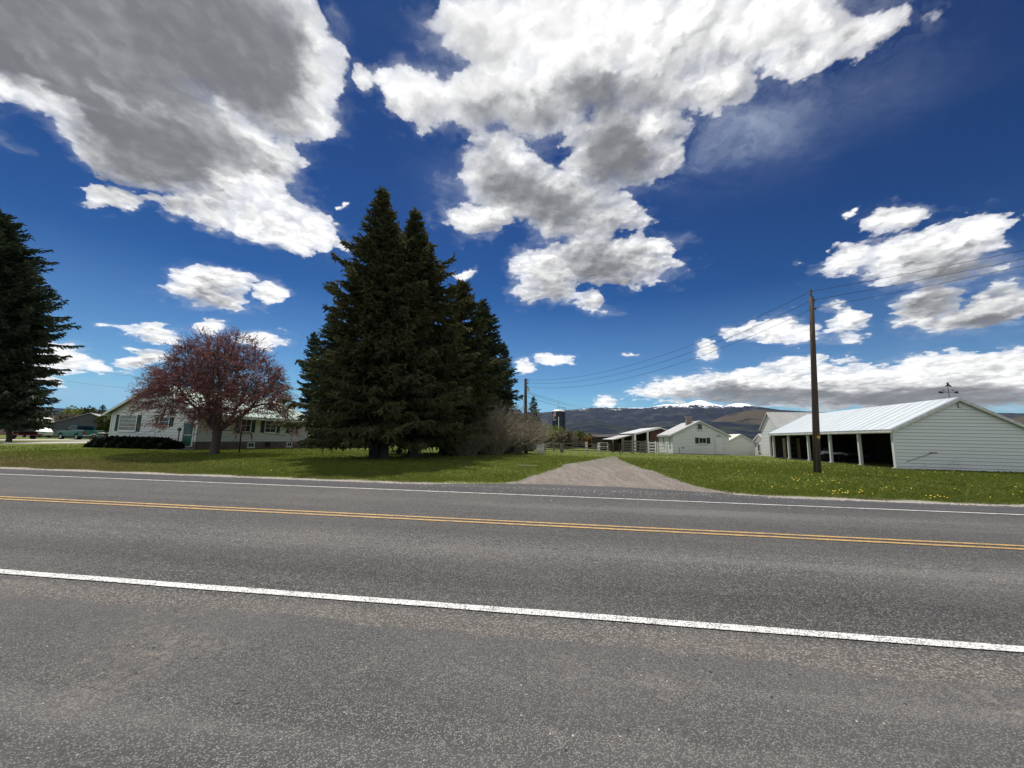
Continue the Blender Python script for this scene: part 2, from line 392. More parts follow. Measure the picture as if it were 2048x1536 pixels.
def leafmat(name, cols, scale=1.2, trans=.25, rough=.6):
    "foliage: clumps differ in colour, each leaf differs a little"
    m, t, b = newmat(name)
    gp = geo_pos(t); n = t.noise(gp, scale, 3, .6); n2 = t.noise(gp, scale * 9, 2)
    f = t.math('ADD', t.math('MULTIPLY', n, .7), t.math('MULTIPLY', n2, .45))
    k = len(cols); c = t.ramp(f, [(.32 + .5 * i / (k - 1), cc) for i, cc in enumerate(cols)])
    t.set(b.inputs['Base Color'], c); b.inputs['Roughness'].default_value = rough; b.inputs['Specular IOR Level'].default_value = .25
    if trans:
        tr = t.n.new('ShaderNodeBsdfTranslucent'); t.set(tr.inputs[0], c)
        mx = t.n.new('ShaderNodeMixShader'); mx.inputs[0].default_value = trans
        t.l.new(b.outputs[0], mx.inputs[1]); t.l.new(tr.outputs[0], mx.inputs[2])
        t.l.new(mx.outputs[0], t.n['Material Output'].inputs[0])
    return m
def glassmat(name, col=(.02, .025, .03), rough=.06):
    m, t, b = newmat(name); b.inputs['Base Color'].default_value = (*col, 1); b.inputs['Roughness'].default_value = rough
    b.inputs['Specular IOR Level'].default_value = .6; bump(t, b, t.noise(coords(t), 1.5, 2), .03, .02); return m

MT = {}
MT['white_boards'] = painted_boards('weathered_white_boards', (.74, .75, .73), .75)
MT['white_boards_worn'] = painted_boards('worn_white_boards', (.70, .71, .69), .9)
MT['house_siding'] = painted_boards('house_white_siding', (.70, .72, .69), .0)
MT['white_trim'] = simple('white_trim', (.72, .73, .70), .55, .12, 3)
MT['old_trim'] = simple('old_grey_white_trim', (.60, .59, .56), .7, .35, 5)
MT['barn_roof'] = metal_roof('pale_blue_metal_roof', (.50, .545, .57), .25)
MT['shed_roof'] = metal_roof('rusty_white_metal_roof', (.52, .53, .52), .8, (.30, .21, .15))
MT['green_roof'] = metal_roof('pale_green_metal_roof', (.24, .32, .275), .0)
MT['cream_roof'] = metal_roof('cream_metal_roof', (.70, .66, .55), .3)
MT['grey_metal'] = simple('dark_grey_metal_siding', (.075, .08, .09), .5, .2, 2)
MT['red_board'] = simple('dark_red_boards', (.11, .055, .042), .8, .4, 3)
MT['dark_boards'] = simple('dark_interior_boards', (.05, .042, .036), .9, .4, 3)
MT['concrete'] = simple('concrete', (.33, .31, .285), .9, .22, 3)
MT['foundation'] = simple('stained_foundation', (.20, .155, .125), .9, .45, 1.2)
MT['green_paint'] = simple('dark_green_paint', (.007, .036, .026), .5, .2, 3)
MT['door_green'] = simple('door_green_paint', (.012, .105, .065), .45, .15, 3)
MT['black_metal'] = simple('black_metal', (.012, .012, .014), .5, .3, 6)
MT['grey_iron'] = simple('grey_iron', (.12, .12, .125), .5, .3, 6, metallic=.5)
MT['glass'] = glassmat('window_glass')
MT['curtain'] = simple('curtain_behind_glass', (.20, .20, .18), .3, .3, 8, spec=.7)
MT['pole_wood'] = wood('brown_pole_wood', (.098, .070, .052))
MT['grey_wood'] = wood('weathered_grey_wood', (.21, .195, .175))
MT['white_post'] = simple('white_painted_post', (.80, .80, .77), .6, .25, 5)
MT['board_gap'] = simple('shaded_dirty_board_gap', (.26, .26, .25), .95, .3, 5)  # grimy lap line, coloured dark to paint in the shadow under each board
MT['bark'] = wood('spruce_bark', (.10, .082, .07))
MT['bark_grey'] = wood('grey_brown_bark', (.13, .10, .088))
MT['brick'] = simple('chimney_brick', (.26, .20, .16), .9, .4, 8)
MT['wire'] = simple('wire', (.03, .03, .035), .5, .2, 3)
MT['insul'] = simple('insulator', (.10, .09, .08), .3, .2, 6)
MT['yellow_tag'] = simple('yellow_tag', (.62, .36, .02), .5, .15, 9)
MT['rubber'] = simple('rubber', (.015, .015, .016), .85, .3, 10)
MT['chrome'] = simple('chrome', (.55, .56, .58), .25, .1, 6, metallic=.9)
MT['black_plastic'] = simple('black_plastic', (.010, .010, .012), .45, .3, 5)
MT['red_lens'] = simple('red_lens', (.25, .01, .01), .3, .1, 5)
MT['tan_wood'] = wood('tan_wood', (.40, .32, .2))

# ------------------------------------------------------------------ ground, road, driveway
NS = Vector((math.sin(R(7.0)), math.cos(R(7.0))))        # across the road
US = Vector((math.cos(R(7.0)), -math.sin(R(7.0))))       # along the road
def s_of(x, y): return x * NS.x + y * NS.y
def from_su(s, u, z=0.0): return Vector((NS.x * s + US.x * u, NS.y * s + US.y * u, z))
def lerp_tab(v, tab):
    if v <= tab[0][0]: return tab[0][1]
    for (a, p), (b, q) in zip(tab, tab[1:]):
        if v <= b:
            k = (v - a) / (b - a); k = k * k * (3 - 2 * k); return p + (q - p) * k
    return tab[-1][1]
ACROSS = [(11.9, -.06), (12.5, -.025), (13.9, -.012), (18.5, .19), (36, .19), (48, .08), (57, -.22), (75, -.38), (200, -.5)]
def gz(x, y):
    s = s_of(x, y)
    z = lerp_tab(s, ACROSS)
    if 14 < s < 120: z += .035 * math.sin(x * .23 + 1.0) * math.sin(y * .31) * min(1, (s - 14) / 5)
    return z
def gat(px_, py_):
    z = .1
    for _ in range(12): p = at(px_, py_, z); z = gz(p.x, p.y)
    return Vector((p.x, p.y, z))

def asphalt(name, base, speck, size, warm=.0, light=.35, stain=.3, seed=0.0, pits=False):
    m, t, b = newmat(name); gp = t.vec('ADD', geo_pos(t), (seed, seed * 1.7, 0))
    vc = t.voro(gp, size, 'F1', 'Color'); vv = t.sep(vc)
    vd = t.voro(gp, size, 'F1', 'Distance')
    fine = t.noise(gp, size * 2.3, 3, .7)
    big = t.noise(gp, .35, 5, .6); mid = t.noise(t.mapping(gp, (1, 3.0, 1), (0, 0, R(7))), .8, 5, .62); med = t.noise(gp, 9.0, 4, .65)
    tone = t.math('ADD', t.math('MULTIPLY', vv[0], .88), t.math('MULTIPLY', fine, .38))
    c = t.ramp(tone, [(.33, tuple(x * .40 for x in base)), (.52, tuple(x * .82 for x in base)), (.66, tuple(x * 1.5 for x in base)), (.80, speck)])
    c = t.mix(t.range(vd, .02, .65), c, tuple(x * .45 for x in base))
    c = t.mix(t.range(mid, .35, .7, 0, stain), c, tuple(x * .62 for x in base))
    c = t.mix(t.range(big, .4, .75, 0, .30), c, tuple(x * 1.7 * k for x, k in zip(base, (1.06, 1.0, .93))))
    c = t.mix(t.range(med, .56, .78, 0, .22), c, speck)
    sB = t.vec('DOT_PRODUCT', geo_pos(t), (NS.x, NS.y, 0)); uB = t.vec('DOT_PRODUCT', geo_pos(t), (US.x, US.y, 0))
    bnd = t.noise(t.comb(t.math('MULTIPLY', sB, 1.0), t.math('MULTIPLY', uB, .035), 0.0), 1.15, 4, .6)
    c = t.mix(t.range(bnd, .44, .66, 0, .42), c, tuple(x * .55 for x in base)); c = t.mix(t.range(bnd, .46, .30, 0, .35), c, tuple(x * 1.75 * k for x, k in zip(base, (1.04, 1.0, .95))))
    prof = t.ramp(t.range(sB, 2.8, 12.4), [(0.0, 1.12), (.085, 1.10), (.11, .92), (.17, .74), (.25, 1.14), (.32, 1.20), (.40, .82), (.46, .96), (.53, .88), (.62, .98), (.70, 1.14), (.80, .90), (1.0, 1.0)]) if not pits else None
    if prof is not None: c = t.mix(1.0, c, prof, 'MULTIPLY'); c = t.mix(t.math('MULTIPLY', t.range(sB, 3.62, 3.50), .20), c, t.mix(tone, (.08, .065, .055), (.36, .31, .26)))
    if pits:
        dust = t.math('MULTIPLY', t.range(t.noise(gp, .55, 5, .65), .56, .72), t.range(t.noise(gp, 14, 4, .7), .45, .62))
        c = t.mix(t.math('MULTIPLY', dust, .42), c, (.36, .30, .24))
        arc = t.math('ABSOLUTE', t.math('SUBTRACT', t.math('FRACT', t.math('MULTIPLY', t.vec('LENGTH', t.vec('SUBTRACT', geo_pos(t), (7.5, -2.5, 0))), .36)), .5))
        c = t.mix(t.math('MULTIPLY', t.range(arc, .05, .0), t.range(mid, .45, .65, 0, .35)), c, tuple(x * .45 for x in base))
        pd = t.voro(gp, 7.0, 'F1', 'Distance'); pc = t.sep(t.voro(gp, 7.0, 'F1', 'Color'))[1]
        pit = t.math('MULTIPLY', t.range(pd, .10, .05), t.range(pc, .60, .64))
        c = t.mix(t.math('MULTIPLY', pit, .92), c, (.012, .012, .014))
    t.set(b.inputs['Base Color'], c); b.inputs['Roughness'].default_value = .86; b.inputs['Specular IOR Level'].default_value = .28
    bump(t, b, t.math('SUBTRACT', fine, vd), .75, .006)
    return m, t, b, c
M_road, *_ = asphalt('chip_seal_asphalt', (.092, .0905, .091), (.42, .40, .365), 74)
M_pull, *_ = asphalt('old_pullout_asphalt', (.128, .1265, .126), (.36, .345, .315), 108, stain=.2, seed=13.0, pits=True)
M_shoulder, *_ = asphalt('smooth_shoulder_asphalt', (.085, .084, .088), (.2, .2, .2), 90, stain=.4, seed=31.0)

def sheet(name, mat, edge0, edge1, u0, u1, z, nu=80, nsub=1, label=None):
    "strip along the road between two edge functions s(u)"
    V = []; F = []
    for i in range(nu + 1):
        u = u0 + (u1 - u0) * i / nu
        for j in range(nsub + 1):
            s = edge0(u) + (edge1(u) - edge0(u)) * j / nsub
            V.append(from_su(s, u, z))
    k = nsub + 1
    for i in range(nu):
        for j in range(nsub): F.append((i * k + j, (i + 1) * k + j, (i + 1) * k + j + 1, i * k + j + 1))
    me = bpy.data.meshes.new(name); me.from_pydata(V, [], F); me.materials.append(mat)
    for p in me.polygons:
        if p.normal.z < 0: p.flip()
    o = bpy.data.objects.new(name, me); COL.objects.link(o); o['kind'] = 'structure'; return o
def wob(u, a=.05, k=1.0, ph=0.0):
    return a * (math.sin(u * 1.3 * k + ph) + .6 * math.sin(u * 3.7 * k + 2 * ph) + .5 * math.sin(u * 9.1 * k + ph) + .3 * math.sin(u * 23. * k))
sheet('road', M_road, lambda u: 2.0, lambda u: 12.0 + wob(u, .04), -400, 400, 0, nu=1600)
sheet('pullout_pavement', M_pull, lambda u: -30.0, lambda u: 3.22 + wob(u, .035, 1.4) + (.05 if u < 0 else -.02 * u), -60, 60, .004, nu=1400)
sheet('road_shoulder', M_shoulder, lambda u: 11.0 + wob(u, .01), lambda u: 12.35 + wob(u, .05, .8, 1.0) + 1.15 * math.exp(-((u - .8) / 4.2) ** 4), -400, 400, .008, nu=1600)
# painted lines
def paint(name, col, wearcol, wear):
    m, t, b = newmat(name); gp = geo_pos(t)
    n = t.noise(gp, 85, 3, .75); n2 = t.noise(gp, 6, 4, .6)
    w = t.range(t.math('ADD', n, t.math('MULTIPLY', n2, .3)), wear, wear + .06)
    t.set(b.inputs['Base Color'], t.mix(w, t.mix(t.range(n2, .3, .7), tuple(x * .85 for x in col), col), wearcol)); b.inputs['Roughness'].default_value = .7
    bump(t, b, n, .6, .004); return m
M_wline = paint('white_road_paint', (.80, .80, .77), (.11, .105, .10), .64)
M_yline = paint('yellow_road_paint', (.66, .385, .09), (.12, .11, .09), .62)
def line(name, mat, s, w, label=None):
    return sheet(name, mat, lambda u: s - w / 2 + wob(u, .003, 3), lambda u: s + w / 2 + wob(u, .003, 3, 1.0), -400, 400, .0085 if s < 10.5 else .012, nu=1600)
S_NEAR, S_YEL, S_FAR = s_of(*at(1024, 1222.5).xy), s_of(*at(1024, 1046).xy), s_of(*at(1024, 989.5).xy)
line('road_edge_line', M_wline, S_NEAR, .108)
line('road_edge_line', M_wline, S_FAR, .11)
line('road_centre_line', M_yline, S_YEL - .115, .10)
line('road_centre_line', M_yline, S_YEL + .115, .10)

def grassmat():
    m, t, b = newmat('lawn'); gp = geo_pos(t); x, y, z = t.sep(gp)
    n1 = t.noise(gp, .22, 6, .6); n2 = t.noise(gp, 2.6, 5, .65); n3 = t.noise(gp, 34, 3, .75); n4 = t.noise(gp, .9, 4, .6)
    c = t.ramp(t.math('ADD', t.math('MULTIPLY', n2, .5), t.math('MULTIPLY', n3, .55)), [(.34, (.044, .060, .012)), (.5, (.104, .134, .022)), (.62, (.155, .185, .033)), (.78, (.20, .215, .065))])
    c = t.mix(t.range(n1, .42, .66, 0, .55), c, (.115, .125, .03))
    # far pasture: paler
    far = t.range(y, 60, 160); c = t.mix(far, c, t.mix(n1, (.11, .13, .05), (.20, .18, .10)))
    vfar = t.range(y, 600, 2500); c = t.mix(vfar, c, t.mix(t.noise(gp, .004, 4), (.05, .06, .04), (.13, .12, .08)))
    # dead dry strip by the road on the left
    s = t.vec('DOT_PRODUCT', gp, (NS.x, NS.y, 0))
    dry = t.math('MULTIPLY', t.range(x, -10, -19), t.math('MULTIPLY', t.range(s, 12.6, 13.5), t.range(s, 18.5, 14.5)))
    dry = t.math('MULTIPLY', dry, t.range(n2, .32, .62, .25, 1.0))
    c = t.mix(t.math('MULTIPLY', dry, .85), c, t.mix(n3, (.17, .125, .06), (.30, .24, .16)))
    # gravelly fringe along the asphalt
    fr = t.math('ADD', s, t.math('MULTIPLY', t.math('SUBTRACT', n4, .5), 1.1))
    c = t.mix(t.range(fr, 13.2, 12.85), c, t.ramp(t.noise(gp, 48, 3, .7), [(.3, (.16, .145, .13)), (.5, (.36, .33, .30)), (.7, (.58, .55, .51))]))
    t.set(b.inputs['Base Color'], c); b.inputs['Roughness'].default_value = .9; b.inputs['Specular IOR Level'].default_value = .12
    bump(t, b, t.math('ADD', n3, t.math('MULTIPLY', n2, 1.5)), .9, .05)
    return m
MT['lawn'] = grassmat()
def ground():
    ys = [-60, -20, 5, 10, 11.5] + [12 + .4 * i for i in range(30)] + [24 + 1.0 * i for i in range(40)] + [66, 72, 80, 95, 120, 160, 220, 320, 500, 900, 1800, 3500, 7000, 12000, 18500]
    xs = sorted(set([-18000, -9000, -4000, -2000, -1000, -500, -260, -150] + [-100 + 2.5 * i for i in range(81)] + [150, 260, 500, 1000, 2000, 4000, 9000, 18000]))
    V = []; F = []
    for s in ys:
        for u in xs:
            p = from_su(s, u); V.append((p.x, p.y, gz(p.x, p.y)))
    k = len(xs)
    for i in range(len(ys) - 1):
        for j in range(k - 1): F.append((i * k + j, i * k + j + 1, (i + 1) * k + j + 1, (i + 1) * k + j))
    o = np_mesh('ground', V, F, MT['lawn'], smooth=True); o['kind'] = 'structure'
ground()

def gravelmat(name, tint=(1, 1, 1), grass=True):
    m, t, b = newmat(name); gp = geo_pos(t)
    v = t.voro(gp, 38, 'F1', 'Color'); vd = t.voro(gp, 38, 'F1', 'Distance'); f = t.noise(gp, 90, 3, .7)
    big = t.noise(gp, .8, 5, .6); tr = t.noise(t.mapping(gp, (2.4, .35, 1), (0, 0, R(20))), 1.4, 4)
    c = t.ramp(t.math('ADD', t.math('MULTIPLY', t.sep(v)[0], .6), t.math('MULTIPLY', f, .55)), [(.25, (.14, .118, .098)), (.5, (.32, .275, .235)), (.75, (.49, .43, .375)), (.95, (.70, .63, .56))])
    c = t.mix(t.range(vd, .1, .7), c, (.08, .07, .062))
    c = t.mix(t.range(tr, .45, .7, 0, .35), c, (.36, .31, .28)); c = t.mix(t.range(big, .5, .75, 0, .35), c, (.16, .14, .12))
    if grass:
        y = t.sep(gp)[1]
        gmask = t.math('MULTIPLY', t.range(y, 17, 31), t.range(t.noise(gp, 1.6, 5, .7), .42, .6)); c = t.mix(gmask, c, (.075, .09, .035))
    t.set(b.inputs['Base Color'], c); b.inputs['Roughness'].default_value = .92; b.inputs['Specular IOR Level'].default_value = .15
    bump(t, b, t.math('SUBTRACT', f, vd), .8, .012); return m
MT['gravel'] = gravelmat('driveway_gravel')
MT['verge'] = gravelmat('verge_gravel', grass=False)
def strip(name, left, right, mat, lift, n=60, m=14, wobble=.12, kind='structure'):
    "a sheet draped on the ground between two pixel-measured edges"
    def resample(pts, n):
        P = [gat(*p) for p in pts]; L = [0]
        for a, b in zip(P, P[1:]): L.append(L[-1] + (b - a).length)
        out = []
        for i in range(n + 1):
            d = L[-1] * i / n
            for j in range(len(P) - 1):
                if d <= L[j + 1] + 1e-6:
                    k = (d - L[j]) / max(1e-6, L[j + 1] - L[j]); out.append(P[j].lerp(P[j + 1], k)); break
        return out
    A = resample(left, n); B = resample(right, n); V = []; F = []
    rng = random.Random(5)
    for i in range(n + 1):
        wa, wb = rng.uniform(-wobble, wobble), rng.uniform(-wobble, wobble)
        d = (B[i] - A[i]).normalized(); a = A[i] + d * wa; b = B[i] + d * wb
        for j in range(m + 1):
            p = a.lerp(b, j / m); e = min(j, m - j) / m
            V.append((p.x, p.y, gz(p.x, p.y) + lift * min(1, e * 8 + .35)))
    for i in range(n):
        for j in range(m): q = i * (m + 1) + j; F.append((q, q + 1, q + m + 2, q + m + 1))
    o = np_mesh(name, V, F, mat, smooth=True)
    me = o.data
    for p in me.polygons:
        if p.normal.z < 0: p.flip()
    o['kind'] = kind; return o
strip('gravel_driveway', [(985, 972), (1030, 963), (1055, 955.5), (1110, 939), (1133, 928), (1174, 922.6), (1199, 917.6), (1222, 912.7)],
      [(1465, 988), (1425, 980), (1376, 967.4), (1332, 951.6), (1282, 936), (1246, 922.6), (1238, 917), (1232, 913)], MT['gravel'], .02)
MT['slab'] = simple('pale_concrete_slab', (.40, .375, .34), .9, .2, 1.5)
strip('concrete_driveway', [(-60, 886.5), (60, 887.3), (190, 886.3)], [(-60, 883.6), (60, 884.4), (190, 882.6)], MT['slab'], .03, n=30, m=4, wobble=.03)
strip('farm_lane', [(-60, 880.6), (60, 881), (215, 882)], [(-60, 878.4), (60, 878.6), (215, 879)], MT['slab'], .03, n=30, m=4, wobble=.05)
strip('front_path', [(292, 901.5), (330, 899.5), (388, 900.6)], [(318, 897.6), (335, 897.3), (388, 898.2)], MT['concrete'], .03, n=16, m=3, wobble=.02)

# ------------------------------------------------------------------ mountains and hills
def vnoise2(x, y, seed=0):
    "value noise on arrays"
    xi = np.floor(x).astype(np.int64); yi = np.floor(y).astype(np.int64); xf = x - xi; yf = y - yi
    def h(a, b):
        n = (a * 374761393 + b * 668265263 + seed * 974634777) & 0xffffffff
        n = ((n ^ (n >> 13)) * 1274126177) & 0xffffffff
        return ((n ^ (n >> 16)) & 0xffff) / 65535.0
    u = xf * xf * (3 - 2 * xf); v = yf * yf * (3 - 2 * yf)
    return (h(xi, yi) * (1 - u) + h(xi + 1, yi) * u) * (1 - v) + (h(xi, yi + 1) * (1 - u) + h(xi + 1, yi + 1) * u) * v
def fbm2(x, y, o=5, seed=0, ridged=False):
    a = 0; amp = .5; tot = 0
    for i in range(o):
        n = vnoise2(x, y, seed + i)
        if ridged: n = 1 - np.abs(2 * n - 1)
        a = a + n * amp; tot += amp; amp *= .5; x = x * 2.03 + 7; y = y * 2.03 + 3
    return a / tot
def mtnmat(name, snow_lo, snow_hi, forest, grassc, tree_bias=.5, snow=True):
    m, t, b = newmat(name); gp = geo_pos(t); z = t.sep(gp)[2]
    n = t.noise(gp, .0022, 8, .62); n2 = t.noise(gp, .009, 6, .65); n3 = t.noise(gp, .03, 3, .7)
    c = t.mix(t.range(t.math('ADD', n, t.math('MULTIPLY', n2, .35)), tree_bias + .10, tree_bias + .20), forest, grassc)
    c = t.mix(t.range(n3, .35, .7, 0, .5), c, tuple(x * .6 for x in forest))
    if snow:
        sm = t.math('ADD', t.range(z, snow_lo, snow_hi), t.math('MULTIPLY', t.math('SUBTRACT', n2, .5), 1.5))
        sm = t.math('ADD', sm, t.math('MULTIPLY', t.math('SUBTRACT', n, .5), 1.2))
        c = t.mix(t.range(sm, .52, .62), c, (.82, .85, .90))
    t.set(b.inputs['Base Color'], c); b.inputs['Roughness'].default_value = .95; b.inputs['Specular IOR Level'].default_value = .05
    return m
def ridge(name, Rk, prof, width, mat, rough, seed, naz=900, nr=46, label=None):
    prof = sorted(prof); xs = np.linspace(prof[0][0], prof[-1][0], naz)
    ys = np.interp(xs, [p[0] for p in prof], [p[1] for p in prof])
    az = []; el = []
    for X, Y in zip(xs, ys):
        d = ray(X, Y); az.append(math.atan2(d.x, d.y)); el.append(d.z / math.hypot(d.x, d.y))
    az = np.array(az); el = np.array(el)
    tt = np.concatenate([np.linspace(-1, 0, nr), np.linspace(0, .7, nr // 3)[1:]])
    AZ, T = np.meshgrid(az, tt); EL, _ = np.meshgrid(el, tt)
    Rr = Rk + T * width * (1 + .35 * (fbm2(AZ * 9, T * 0 + 3, 3, seed) - .5) * 1.0)
    X = np.sin(AZ) * Rr; Y = np.cos(AZ) * Rr
    shape = np.where(T < 0, (1 + T), (1 - T / .75)); shape = np.clip(shape, 0, 1) ** 1.45
    H = EL * Rk * shape
    spur = fbm2(X / 900, Y / 900, 6, seed + 9, True) - .62
    fine = fbm2(X / 220, Y / 220, 4, seed + 17) - .5
    env = np.clip(shape * 1.0, 0, 1) * (1 - np.clip(shape, 0, 1) ** 3 * .93)
    Z = H + (spur * .50 * EL * Rk + fine * .12 * EL * Rk) * env * rough + fine * EL * Rk * .03 * np.clip(shape * 2, 0, 1)
    Z = np.where(shape <= .001, -6, Z)
    V = np.stack([X, Y, Z + EYE.z * 0], -1).reshape(-1, 3)
    na = len(az); nt = len(tt)
    i, j = np.meshgrid(np.arange(nt - 1), np.arange(na - 1), indexing='ij'); q = (i * na + j).ravel()
    F = np.stack([q, q + 1, q + na + 1, q + na], -1)
    o = np_mesh(name, V, F, mat, smooth=True); o['kind'] = 'structure'
    if label: o['label'] = label
    return o
A = [(-500, 812), (0, 816), (92, 815), (125, 817), (177, 817.5), (230, 822), (420, 824), (700, 822), (1000, 826), (1086, 825), (1133, 820.5), (1146, 819.7), (1176, 816.7), (1183, 814.7), (1216, 816), (1260, 814.7), (1299, 814.3), (1323, 809.4), (1345, 808), (1358, 808.3), (1375, 806.5), (1386, 803), (1397, 800.8), (1411, 803), (1428, 808.3), (1449, 811), (1463, 808.3), (1474, 805.7), (1490, 807), (1509, 811), (1530, 816), (1560, 819), (1607, 823), (1750, 826), (1900, 824), (2008, 825.5), (2060, 827), (2300, 822), (2600, 820)]
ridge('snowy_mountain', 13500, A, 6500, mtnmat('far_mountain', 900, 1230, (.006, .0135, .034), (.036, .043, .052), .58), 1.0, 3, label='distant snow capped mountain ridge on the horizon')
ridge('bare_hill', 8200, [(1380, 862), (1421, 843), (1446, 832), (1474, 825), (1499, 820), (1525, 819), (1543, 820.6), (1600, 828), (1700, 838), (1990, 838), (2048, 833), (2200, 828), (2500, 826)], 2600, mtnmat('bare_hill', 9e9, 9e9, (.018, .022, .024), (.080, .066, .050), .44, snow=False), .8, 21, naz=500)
ridge('foothills', 5200, [(-500, 850), (0, 848), (110, 838), (230, 842), (700, 846), (1086, 856), (1133, 848), (1158, 841.3), (1179, 838.5), (1210, 846), (1260, 852), (1330, 849), (1411, 844), (1460, 843), (1520, 849), (1600, 858), (1900, 856), (2100, 850), (2500, 845)], 3300, mtnmat('foothill', 9e9, 9e9, (.008, .014, .030), (.038, .046, .036), .53, snow=False), .8, 33, naz=700)  # forest tone painted dark blue to stand in for cloud shadow

# ------------------------------------------------------------------ buildings
def local_hit(root, px_, py_, axis, val):
    "where the sight line of a photo pixel meets a plane of a building, in the building's own frame"
    Mi = (Matrix.Translation(root.location) @ root.rotation_euler.to_matrix().to_4x4()).inverted()
    o = Mi @ EYE; d = Mi.to_3x3() @ ray(px_, py_); i = 'xyz'.index(axis)
    return o + d * ((val - o[i]) / d[i])
def lap(mb, axis, fixed, out, a0, a1, z0, z1, board=.2, proud=.022, lim=None, slope=0.0, rng=None):
    "lapped boards on a wall: axis = direction it runs ('x' or 'y'), out = +1/-1 outward side"
    rng = rng or random.Random(3)
    def P(a, d, z): return (a, fixed + out * d, z) if axis == 'x' else (fixed + out * d, a, z)
    z = z0
    while z < z1 - .02:
        zt = min(z + board, z1)
        l0, l1 = lim(z) if lim else (a0, a1); t0, t1 = lim(zt) if lim else (a0, a1)
        if l1 - l0 > .02:
            j = rng.uniform(-.003, .003)
            g0 = z + .018
            mb.cur = 0; mb.poly([P(l0, proud + j, g0), P(l1, proud - j, g0), P(t1, .002, zt + .002), P(t0, .002, zt + .002)])
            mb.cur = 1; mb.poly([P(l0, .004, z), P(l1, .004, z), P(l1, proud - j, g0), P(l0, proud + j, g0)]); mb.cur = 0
        z = zt
def gable_lim(W, He, Ha, inset=0.0):
    def f(z):
        if z <= He: return (0, W)
        k = (z - He) / (Ha - He); return (W / 2 * k + inset, W - W / 2 * k - inset)
    return f
def slab_roof(name, root, W, L, He, Ha, over_e, over_g, mat, th=.05, rib=.75, lift=.03, parent=None, axis_along='y'):
    "two roof slopes with ribs; ridge runs along local y"
    mb = MB(); k = (Ha - He) / (W / 2)
    for sgn in (-1, 1):
        xe = W / 2 + sgn * (W / 2 + over_e); ze = He - over_e * k + lift; xr = W / 2; zr = Ha + lift
        P = [(xe, -over_g, ze), (xr, -over_g, zr), (xr, L + over_g, zr), (xe, L + over_g, ze)]
        Q = [(x, y, z + th) for x, y, z in P]
        mb.poly(Q); mb.poly(P)
        for i in range(4):
            j = (i + 1) % 4; mb.poly([P[i], P[j], Q[j], Q[i]])
        y = -over_g + .1; d = Vector((xr - xe, 0, zr - ze)).normalized(); up = Vector((0, 0, 1))
        while y < L + over_g - .05:
            a = Vector((xe, y, ze + th + .012)); b = Vector((xr, y, zr + th + .012)); mb.beam(a, b, .028, .010)
            y += rib
    o = mb.build(name, mat, parent or root); return o
def bargeboards(root, W, L, He, Ha, over_e, over_g, mat, h=.16, name='fascia', eave=True):
    k = (Ha - He) / (W / 2)
    for y in (-over_g - .018, L + over_g + .018):
        for sgn in (-1, 1):
            xe = W / 2 + sgn * (W / 2 + over_e); mb = MB(); mb.prism([(xe, He - over_e * k - h * .8), (W / 2, Ha - h * .8), (W / 2, Ha + .028), (xe, He - over_e * k + .028)], y - .018, y + .018, 'y'); mb.build(name, mat, root)
    if eave:
        for sgn in (-1, 1):
            xe = W / 2 + sgn * (W / 2 + over_e - .02); mb = MB(); mb.box((xe, L / 2, He - over_e * k - .055), (.03, L + 2 * over_g, .13)); mb.build(name, mat, root)
    # soffit under the gable overhang
def window(root, axis, fixed, out, c, zc, w, h, mats, panes=(1, 2), shutter=None, name='window', label=None, frame=.07, curtain=None):
    "a window: frame, muntins as sub-part, pane as sub-part"
    def P(a, d, z): return (a, fixed + out * d, z) if axis == 'x' else (fixed + out * d, a, z)
    def bx(mb, a, z, da, dz, d0, d1):
        p = P(a, (d0 + d1) / 2, z); mb.box(p, (da, abs(d1 - d0), dz) if axis == 'x' else (abs(d1 - d0), da, dz))
    f = MB()
    for s in (-1, 1):
        bx(f, c + s * (w / 2 + frame / 2), zc, frame, h + 2 * frame, .0, .07)
        bx(f, c, zc + s * (h / 2 + frame / 2), w, frame, .0, .068)
    fo = f.build(name, mats['frame'], root)
    if label: fo['label'] = label
    si = MB(); bx(si, c, zc - h / 2 - frame - .025, w + 2 * frame + .08, .045, .0, .11); si.build('sill', mats['frame'], fo)
    g = MB(); bx(g, c, zc, w, h, .012, .03); g.build('pane', curtain or MT['glass'], fo)
    mu = MB()
    for i in range(1, panes[0]): bx(mu, c - w / 2 + w * i / panes[0], zc, .028, h, .031, .05)
    for i in range(1, panes[1]): bx(mu, c, zc - h / 2 + h * i / panes[1], w, .03, .031, .052)
    if mu.v: mu.build('muntin', mats['frame'], fo)
    if shutter:
        for s in (-1, 1):
            sh = MB(); a = c + s * (w / 2 + frame + shutter / 2 + .01)
            bx(sh, a, zc, shutter, h + .12, .025, .05)
            n = int(h / .09)
            for i in range(n): bx(sh, a, zc - h / 2 + (i + .5) * h / n, shutter - .08, .035, .05, .062)
            for q in (-1, 1): bx(sh, a + q * (shutter / 2 - .02), zc, .04, h + .12, .05, .066)
            sh.build('shutter', MT['green_paint'], root)
    return fo
WM = dict(frame=MT['white_trim']); WMO = dict(frame=MT['old_trim'])

